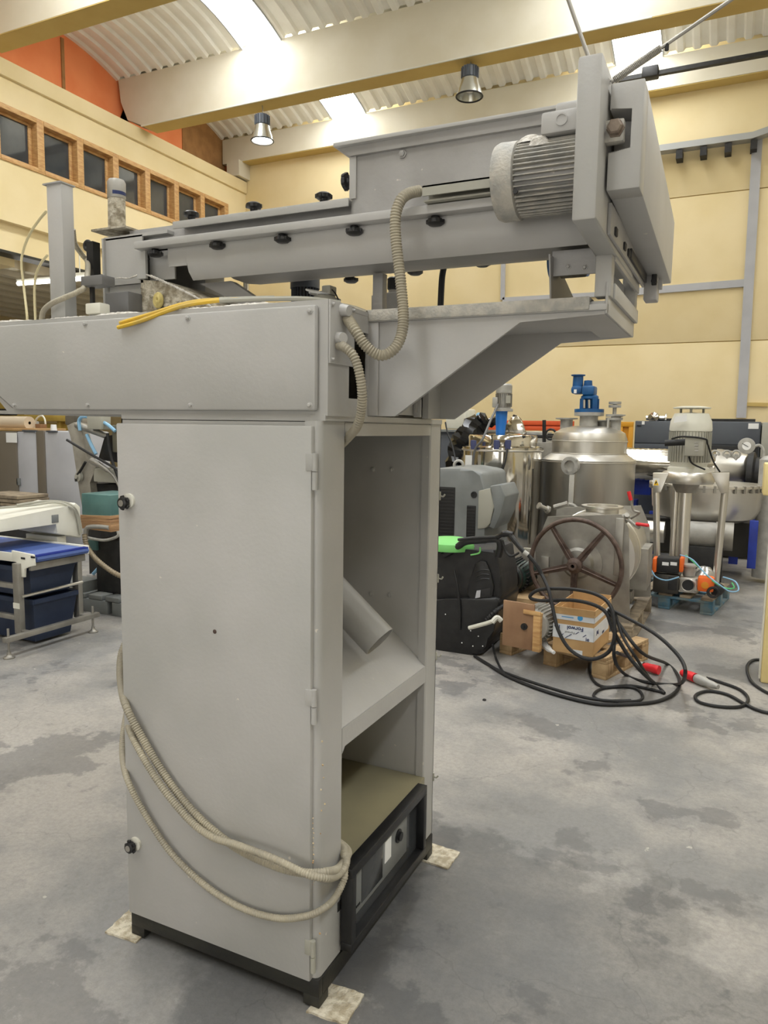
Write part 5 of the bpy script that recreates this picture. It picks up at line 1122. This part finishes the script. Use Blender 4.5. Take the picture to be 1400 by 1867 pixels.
o = thing('shiny_fitting', at(1192, 768, 'Y', YD+.1), 'bright pipe fitting lying on top of the dark cabinet', 'fitting')
q = at(1193, 762, 'Y', YD+.1)
build('fitting_body', MB().lathe(q, (-.4, -1, .1), [(.02, 0), (.07, .0), (.07, .03), (.03, .04), (.03, .12), (0, .12)], 16).lathe(q, (1, 0, 0), [(.03, -.1), (.03, .12), (.06, .13), (.06, .15), (0, .15)], 16), POLISH, o)
# racks by the back wall
def rack(x0, x1, y0, y1, Y, m, label, name, legs=True):
    o = thing(name, at((x0+x1)/2, y1, 'Y', Y), label, 'rack'); o.location.z = 0; ROOT[o.name] = Vector(o.location)
    a, b = at(x0, y0, 'Y', Y), at(x1, y1, 'Y', Y)
    build('top_rail', MB().box(a.x, b.x, Y, Y+.06, a.z-.07, a.z, .004), m, o)
    build('lower_rail', MB().box(a.x, b.x, Y+.005, Y+.055, b.z, b.z+.07, .004), m, o)
    n = max(2, int((b.x-a.x)/.9)+1)
    for i in range(n): x = a.x+(b.x-a.x-.06)*i/(n-1); build('upright', MB().box(x, x+.06, Y+.002, Y+.058, 0, a.z-.07, .003), m, o)
    build('back_sheet', MB().box(a.x+.06, b.x-.06, Y+.04, Y+.05, b.z+.07, a.z-.07), m, o)
    return o
rack(850, 1045, 766, 786, 12.0, ORF, 'orange rack frame in front of the back wall behind the tanks', 'orange_rack')
rack(1128, 1152, 769, 822, 11.0, YELF, 'amber rack frame beside the large vessel', 'amber_rack')
# black bag, white items, dark bench at the left behind the gusset
bgm = MB().tube([at(905, 768, 'Y', 8.35), at(885, 772, 'Y', 8.3), at(868, 778, 'Y', 8.25), at(850, 795, 'Y', 8.1), at(836, 815, 'Y', 8.05), at(828, 845, 'Y', 8.05), at(828, 900, 'Y', 8.05)], [.05, .12, .15, .13, .12, .1, .05], 9)
for v in bgm.bm.verts: v.co += Vector((random.uniform(-.02, .02), random.uniform(-.02, .02), random.uniform(-.02, .02)))
tag(build('black_bag', bgm, mat('glossy black film', (14, 14, 16), .18), ang=20), 'glossy black plastic sheet bundled beside the polished tank', 'bag')
o = thing('work_bench', (at(826, 800, 'Y', 8.8).x, 9.1, 0), 'dark grey bench end partly hidden behind the packing machine', 'bench')
b2 = MB(); pbox(b2, 770, 783, 886, 788, 8.8, .6, .004); build('bench_top', b2, GREYS, o)
b2 = MB().box(at(770, 800, 'Y', 8.85).x, at(882, 800, 'Y', 8.85).x, 8.85, 9.35, 0, at(826, 788, 'Y', 8.85).z, .004); build('bench_body', b2, DGREY, o)
b2 = MB(); pbox(b2, 812, 745, 849, 782, 8.9, .4, .02)
tag(build('white_canister', b2, WHITEP), 'white squarish canister standing on the dark bench end', 'canister')
b2 = MB(); pbox(b2, 866, 752, 880, 782, 8.95, .12, .03)
tag(build('blue_bottle', b2, SKYB), 'light blue container behind the black plastic bundle', 'container')
tag(build('dark_cable', MB().tube([at(812, 770, 'Y', 6.5), at(816, 790, 'Y', 6.45), at(825, 815, 'Y', 6.4), at(832, 848, 'Y', 6.3)], .008, 6), RUB), 'thin dark cable hanging beside the packing machine corner', 'cable')
# hand valves between tanks
o = thing('pump_stand', (at(985, 850, 'Y', 8.0).x, 8.0, 0), 'dark valve assembly with a small black handwheel between the tanks', 'valve')
b2 = MB(); pbox(b2, 968, 806, 1010, 850, 7.95, .2, .01); build('valve_block', b2, DULL, o)
build('valve_stem', MB().cyl(at(992, 806, 'Y', 8), at(992, 766, 'Y', 8), .02), BLACKM, o)
build('hand_wheel', MB().torus(at(1004, 792, 'Y', 7.95), (0, 1, 0), .055, .012, 20, 8).cyl(at(998, 792, 'Y', 7.95), at(1010, 792, 'Y', 7.95), .008), BLACK, o)
build('valve_base', MB().box(at(968, 850, 'Y', 8).x, at(1010, 850, 'Y', 8).x, 7.95, 8.15, 0, at(985, 850, 'Y', 7.95).z), DULL, o)
# yellow column at the right edge
q = at(1386, 1245, 'Z', 0)
o = thing('yellow_column', (q.x+.16, q.y+.15, 0), 'cream yellow column base with a chipped edge at the right edge of the picture', 'column')
zt2 = at(1386, 905, 'Y', q.y).z
build('column_body', MB().box(q.x, q.x+.32, q.y, q.y+.3, 0, zt2, .01), mat('cream yellow column paint', (232, 212, 150), .7, 0, (220, 198, 136), 5), o)
build('column_strip', MB().box(q.x-.012, q.x, q.y+.02, q.y+.08, 0.02, zt2*.93, .003), WHITEP, o)
b2 = MB(); pbox(b2, 1392, 845, 1412, 904, q.y+.05, .2, .01); build('column_cap', b2, mat('cream yellow paint', (232, 212, 150)), o)
# ================================================================== left side of the hall
cv = thing('belt_conveyor', (-4.6, 3.62, 0), 'short blue belt conveyor with a white tunnel hood on a steel frame at the left', 'conveyor')
XE2 = -4.22
bl = MB().prism([(-5.7, .662), (XE2-.02, .652), (XE2-.005, .645), (XE2, .63), (XE2-.01, .612), (-5.7, .612)], 'Y', 3.42, 3.86)
bt = build('belt', bl, BELT, cv)
rb = MB()
for k in range(5): rb.box(XE2-.05+.01*k, XE2-.047+.01*k, 3.42, 3.86, .648-.000*k, .657)
tag(build('belt_rib', rb, BLUEF, bt), kind='stuff')
def frame_box(n, x0, x1, y0, y1, z0, z1, m=DULL, b=.003): return build(n, MB().box(x0, x1, y0, y1, z0, z1, b), m, cv)
frame_box('side_guide', -5.7, XE2-.12, 3.40, 3.42, .60, .66, WHITEP); frame_box('side_guide', -5.7, XE2-.02, 3.86, 3.88, .60, .665, WHITEP)
a = [at(x, y, 'Y', 3.4) for x, y in ((24, 1003), (64, 1011), (66, 1031), (54, 1033), (48, 1036), (48, 1052), (38, 1051), (34, 1025), (26, 1018))]
ep = build('end_plate', MB().prism([(v.x, v.z) for v in a], 'Y', 3.385, 3.4, .002), WHITEP, cv)
for x, y in ((42, 1018), (60, 1016)): q = at(x, y, 'Y', 3.384); build('slot', MB().box(q.x-.02, q.x+.02, 3.381, 3.386, q.z-.007, q.z+.007, .003), BLACK, ep)
frame_box('tie_bar', -4.30, -4.27, 3.41, 3.87, .55, .60)
nl = at(30, 1100, 'Y', 3.36).x
frame_box('leg', nl-.03, nl+.03, 3.36, 3.40, .11, .60); frame_box('leg', nl-.03, nl+.03, 3.86, 3.90, .11, .62)
frame_box('cross_rail', nl-.02, XE2-.061, 3.365, 3.395, .112, .14); frame_box('cross_rail', nl-.02, XE2-.061, 3.865, 3.895, .112, .14)
frame_box('leg_tape', nl-.031, nl+.031, 3.357, 3.36, at(33, 1110, 'Y', 3.36).z, at(33, 1100, 'Y', 3.36).z, WHITEP, 0)
a, b = at(12, 1177, 'X', XE2-.02), at(182, 1117, 'X', XE2-.02)
frame_box('foot_rail', XE2-.06, XE2-.02, a.y, b.y, .11, .145)
frame_box('cross_rail', nl-.9, nl-.03, 3.37, 3.40, .20, .235); frame_box('cross_rail', nl-.9, nl-.03, 3.87, 3.89, .30, .33)
frame_box('cross_rail', nl-.9, nl-.03, 3.365, 3.395, .42, .455)
build('cross_rod', MB().cyl((nl+.03, 3.38, .37), (nl+.06, 3.87, .385), .011, seg=10), STEEL, cv)
for yy in (a.y+.03, b.y-.05):
    ft = build('levelling_foot', MB().cyl((XE2-.04, yy, .02), (XE2-.04, yy, .2), .008, seg=8).lathe((XE2-.04, yy, 0), (0, 0, 1), [(0, 0), (.036, 0), (.036, .008), (.02, .016), (.012, .03), (.012, .045), (0, .045)], 18), DULL, cv)
XH = -4.55
hpx = [(-60, 962), (0, 948), (116, 927), (138, 916), (147, 924), (149, 981), (102, 973), (105, 952), (0, 970), (-60, 984)]
a = [at(x, y, 'X', XH) for x, y in hpx]
hd2 = build('tunnel_hood', MB().prism([(v.y, v.z) for v in a], 'X', XH-.42, XH, .012), WHITEP, cv)
q = at(105, 955, 'X', XH+.002); build('hood_recess', MB().box(XH-.01, XH+.004, q.y-.05, q.y+.01, q.z+.01, q.z+.07, .002), GREYS, hd2)
build('hood_cable', MB().tube([at(0, 926, 'X', XH-.2), at(60, 921, 'X', XH-.2), at(100, 916, 'X', XH-.12), at(128, 924, 'X', XH+.012), at(140, 940, 'X', XH+.014), at(147, 975, 'X', XH+.014)], .009, 6).tube([at(30, 921, 'X', XH-.2), at(80, 914, 'X', XH-.2), at(112, 915, 'X', XH-.1), at(132, 922, 'X', XH+.012), at(143, 940, 'X', XH+.014), at(149, 972, 'X', XH+.014)], .009, 6), GREYL, cv)
build('hood_post', MB().box(XH-.38, XH-.04, 3.9, 3.98, .02, a[5].z+.03), WHITEP, cv)
def bin_(x0, x1, y0, y1, z0, z1, label, name='plastic_bin'):
    mb = MB(); t = .04
    A = [mb.bm.verts.new(v) for v in ((x0+t, y0+t, z0), (x1-t, y0+t, z0), (x1-t, y1-t, z0), (x0+t, y1-t, z0))]
    B = [mb.bm.verts.new(v) for v in ((x0, y0, z1), (x1, y0, z1), (x1, y1, z1), (x0, y1, z1))]
    Cc = [mb.bm.verts.new(v) for v in ((x0+.01, y0+.01, z1), (x1-.01, y0+.01, z1), (x1-.01, y1-.01, z1), (x0+.01, y1-.01, z1))]
    D = [mb.bm.verts.new(v) for v in ((x0+t+.01, y0+t+.01, z0+.02), (x1-t-.01, y0+t+.01, z0+.02), (x1-t-.01, y1-t-.01, z0+.02), (x0+t+.01, y1-t-.01, z0+.02))]
    mb.bm.faces.new(A); mb.bm.faces.new(D)
    for P, Q in ((A, B), (B, Cc), (Cc, D)):
        for i in range(4): mb.bm.faces.new((P[i], P[(i+1) % 4], Q[(i+1) % 4], Q[i]))
    o = thing(name, ((x0+x1)/2, (y0+y1)/2, z0), label, 'bin'); build('bin_shell', mb, CRATEB, o)
    build('bin_rim', MB().box(x0-.01, x1+.01, y0-.012, y0, z1-.03, z1).box(x1, x1+.012, y0, y1, z1-.03, z1), CRATEB, o)
    return o
o = bin_(-4.83, -4.33, 3.46, 3.84, .02, .33, 'lower navy plastic bin stacked under the blue belt')
build('bin_label', MB().box(-4.50, -4.42, 3.492, 3.4985, .10, .125), mat('faded label', (140, 136, 110), .6), o)
bin_(-4.85, -4.33, 3.44, 3.84, .345, .56, 'upper navy plastic bin stacked under the blue belt')
bin_(-5.45, -4.9, 3.44, 3.84, .02, .42, 'black perforated bin under the far left end of the belt')
# pale cabinets behind
Yk = 6.6
o = thing('white_cabinet', (at(75, 850, 'Y', Yk).x, Yk+.4, 0), 'row of pale grey cabinet doors between brown steel posts at the left', 'cabinet')
def kb(n, x0, y0, x1, y1, Y, d, m, b=.01, floor=False, par=None):
    a, b_ = at(x0, (y0+y1)/2, 'Y', Y), at(x1, (y0+y1)/2, 'Y', Y); z0 = 0.02 if floor else at((x0+x1)/2, y1, 'Y', Y).z
    return build(n, MB().box(a.x, b_.x, Y, Y+d, z0, at((x0+x1)/2, y0, 'Y', Y).z, b), m, par or o)
kb('door', 31, 786, 67, 900, Yk, .5, PALEG, .03, True); kb('door', 82, 786, 146, 900, Yk, .5, PALEG, .03, True)
kb('post', 67.5, 785, 81.5, 900, Yk-.01, .3, mat('brown grey steel', (128, 120, 108), .4, .3), .004, True)
kb('steel_side', -20, 786, 30.5, 900, Yk-.02, .3, mat('brown grey steel', (128, 120, 108)), .004, True)
kb('door_lip', 40, 784, 66, 787, Yk-.02, .03, DGREY, .002); kb('door_lip', 84, 785, 102, 788, Yk-.02, .03, DGREY, .002)
kb('paper_label', 11, 789, 30, 807, Yk-.03, .008, WHITE, 0)
kb('top_board', -30, 780, 62, 785, Yk-.0, .5, CARD, .003)
kb('side_latch', 30, 872, 36, 885, Yk-.02, .02, GREYS, .003)
q = at(0, 769, 'Y', Yk+.1); q2 = at(48, 770, 'Y', Yk+.1)
tag(build('paper_roll', MB().lathe((q.x-.4, Yk+.15, q.z-.01), (1, 0, 0), [(.02, 0), (.085, 0), (.085, q2.x-q.x+.4), (.02, q2.x-q.x+.4)], 28), mat('beige roll', (206, 190, 166), .6)), 'beige paper roll lying on top of the pale cabinets', 'roll')
o = tag(build('white_cup', MB().lathe(at(98, 786, 'Y', Yk+.2), (0, 0, 1), [(0, 0), (.042, 0), (.034, .085), (.03, .085), (.036, .01), (0, .01)], 20), WHITE), 'white cup standing on top of the pale cabinets', 'cup')
b2 = MB(); pbox(b2, 64, 773, 74, 783, Yk+.2, .1, .003); tag(build('brown_block', b2, mat('brown block', (130, 96, 66), .7)), 'small brown block on top of the pale cabinets', 'block')
tag(build('white_strap', MB().tube([at(62, 784, 'Y', Yk+.3), at(66, 765, 'Y', Yk+.3), at(76, 758, 'Y', Yk+.3), at(82, 766, 'Y', Yk+.3), at(83, 784, 'Y', Yk+.3)], .012, 6), WHITEP), 'white looped strap standing behind the brown block', 'strap')
o = thing('yellow_machine', (at(70, 800, 'Y', 8.6).x, 9, 0), 'mustard yellow machine frame far behind the pale cabinets', 'machine')
MUST = mat('mustard paint', (196, 168, 84), .6, 0, (180, 150, 70), 4)
kb('frame_beam', 15, 757, 150, 768, 8.6, .2, MUST, .01); kb('frame_beam', 40, 772, 150, 784, 8.7, .2, MUST, .01)
for x in (22, 58, 105, 140): kb('frame_upright', x, 768, x+6, 840, 8.65, .1, MUST, .005, True)
kb('frame_body', -60, 690, 12, 752, 8.5, .6, MUST, .02); kb('frame_leg', -60, 752, 0, 840, 8.55, .5, MUST, .01, True)
kb('grey_unit', 50, 768, 62, 784, 8.2, .1, CASTG, .01)
kb('dark_band', -60, 745, 18, 757, 8.3, .15, BLACKM, .02)
kb('valve_block', 118, 757, 150, 775, 7.9, .3, DULL, .02)
# timber stack behind the hood
o = thing('board_stack', at(18, 925, 'Y', 5.6), 'stack of old timber boards behind the white tunnel hood', 'boards')
for i, (y0, y1) in enumerate(((902, 908), (909, 915), (916, 922), (923, 930))):
    kb('timber_board', -40, y0, 33+2*(i % 2), y1, 5.6+.01*i, .4, WOODO, .003)
kb('stack_base', -40, 930, 30, 1000, 5.62, .36, BLACKM, .003, True)
# articulated machine behind the cabinet edge
Ya = 4.95
o = thing('lifting_arm_machine', (at(190, 1000, 'Y', Ya).x, Ya+.3, 0), 'grey machine with a jointed cast arm, hoses and clamps left of the packing machine', 'machine')
am = build('cast_arm', MB().prism(pp2([(121, 776), (134, 770), (146, 773), (150, 792), (156, 822), (162, 848), (175, 845), (172, 862), (163, 880), (168, 915), (172, 940), (152, 940), (146, 905), (139, 858), (132, 812), (128, 792)], Ya), 'Y', Ya, Ya+.09, .006), mat('warm grey casting', (158, 153, 142), .55, 0, (138, 133, 122), 8), o)
build('pivot_boss', MB().lathe(at(147, 869, 'Y', Ya-.0), (-.2, -1, 0), [(.045, 0), (.045, .03), (.02, .034), (.02, .05), (0, .05)], 24), GREYL, am)
build('arm_tube', MB().tube([at(140, 775, 'Y', Ya), at(165, 784, 'Y', Ya), at(196, 795, 'Y', Ya+.05)], .03, 12), DULL, am)
kb('terminal_block', 158, 757, 184, 783, Ya-.08, .12, GREYL, .01)
build('linkage', MB().tube([at(166, 840, 'Y', Ya-.05), at(185, 850, 'Y', Ya-.05), at(205, 866, 'Y', Ya-.05), at(218, 888, 'Y', Ya-.05)], [.03, .022, .012, .012], 10), DULL, o)
build('handle_rod', MB().tube([at(122, 802, 'Y', Ya-.1), at(160, 825, 'Y', Ya-.1), at(200, 848, 'Y', Ya-.1), at(222, 862, 'Y', Ya-.1)], .012, 8), BLACKM, o)
build('black_strap', MB().tube([at(156, 842, 'Y', Ya-.03), at(148, 856, 'Y', Ya-.03), at(139, 870, 'Y', Ya-.03), at(139, 878, 'Y', Ya-.03)], .012, 8).tube([at(196, 790, 'Y', Ya-.05), at(200, 820, 'Y', Ya-.05), at(206, 845, 'Y', Ya-.05), at(218, 876, 'Y', Ya-.05)], .014, 8), RUB, o)
build('black_shroud', MB().prism(pp2([(190, 795), (222, 790), (224, 845), (178, 838)], Ya+.02), 'Y', Ya+.02, Ya+.2, .01), BLACK, o)
kb('olive_shroud', 204, 775, 226, 825, Ya-.02, .05, mat('olive plate', (104, 100, 84), .6), .01)
kb('base_plate', 170, 855, 226, 880, Ya, .5, GREYL, .01); kb('under_body', 160, 882, 226, 1060, Ya+.08, .5, BLACKM, .01)
for pts_ in ([(146, 785), (144, 768), (150, 760), (160, 760)], [(158, 792), (165, 808), (175, 828)], [(184, 768), (196, 774), (210, 786)]):
    build('blue_hose', MB().tube([at(x, y, 'Y', Ya-.04) for x, y in pts_], .016, 8), SKYB, o)
build('blue_pipe', MB().tube([at(184, 1000, 'Y', Ya-.1), at(182, 1030, 'Y', Ya-.1), at(170, 1046, 'Y', Ya-.1)], .016, 8), SKYB, o)
kb('lower_beam', 158, 1052, 226, 1068, Ya-.1, .3, GREYD, .004); kb('machine_body', 170, 1020, 226, 1052, Ya+.0, .2, BLACKM, .01)
# teal motor wrapped in tape
Yt = 4.35
o = thing('taped_motor_box', at(190, 975, 'Y', Yt), 'teal box shaped motor wrapped with brown parcel tape left of the packing machine door', 'motor')
qa, qb = at(148, 905, 'Y', Yt), at(199, 905, 'Y', Yt+.0); zT, zB = at(175, 903, 'Y', Yt).z, at(175, 968, 'Y', Yt).z
qc = at(236, 890, 'X', qb.x)
build('motor_casing', MB().box(qa.x, qb.x+.01, Yt, Yt+.34, zB+.04, zT+.008, .008), TEAL, o)
tp = MB(); random.seed(5)
for k in range(6):
    z0 = zB+.01+k*.016+random.uniform(-.003, .003); tp.box(qa.x-.006-.001*k, qb.x+.016+.001*(k % 3), Yt-.006-.0012*k, Yt+.345, z0, z0+.03, .002, Matrix.Translation((qa.x, Yt, z0)) @ Matrix.Rotation(random.uniform(-.05, .05), 4, 'Y') @ Matrix.Translation((-qa.x, -Yt, -z0)))
build('parcel_tape', tp, WRAP, o)
build('steel_pipe', MB().tube([at(156, 978, 'Y', Yt), at(160, 962, 'Y', Yt), at(185, 960, 'Y', Yt), at(200, 962, 'Y', Yt)], .02, 10).tube([at(158, 980, 'Y', Yt-.02), at(190, 985, 'Y', Yt-.02), at(214, 978, 'Y', Yt-.02), at(215, 968, 'Y', Yt-.02)], .012, 8), CASTG, o)
_q = at(174, 1000, 'Y', Yt+.1); build('support_column', MB().box(_q.x, at(226, 1000, 'Y', Yt+.1).x, Yt+.1, Yt+.4, .152, at(200, 985, 'Y', Yt+.1).z, .01), BLACKM, o)
kb('side_bracket', 160, 985, 176, 1003, Yt+.08, .05, TEAL, .005, False, o)
tag(build('corrugated_hose', MB().tube([at(154, 974, 'Y', Yt-.05), at(158, 995, 'Y', Yt-.06), at(172, 1016, 'Y', Yt-.08), at(195, 1036, 'Y', Yt-.08), at(215, 1048, 'Y', Yt-.06), at(240, 1058, 'Y', Yt)], .022, 12, 8, .22, .02), mat('beige ribbed hose', (150, 136, 112), .5), ang=60), 'thick ribbed beige hose bending from the taped motor behind the packing machine', 'hose')
# grey plastic pallet
q0, q1 = at(116, 1108, 'Z', 0), at(228, 1108, 'Z', 0)
o = local('plastic_pallet', (q0.x+.1, q0.y, 0), 'grey slotted plastic pallet on the floor behind the belt conveyor', 'pallet', 0)
for k in range(3): build('pallet_runner', MB().box(k*.45, k*.45+.4, 0, .1, 0, .11, .006), GREYS, o)
for k in range(7): build('deck_slat', MB().box(k*.19, k*.19+.15, .0, .8, .112, .15, .006), GREYS, o)
kb('crossbeam', 160, 1042, 226, 1052, Ya-.3, .1, DULL, .004, False, o) if 0 else None
b2 = MB(); pbox(b2, 88, 1060, 140, 1095, 4.3, .25, .006)
tag(build('steel_channel', b2, GREYS), 'grey steel channel lying under the belt conveyor end', 'channel')
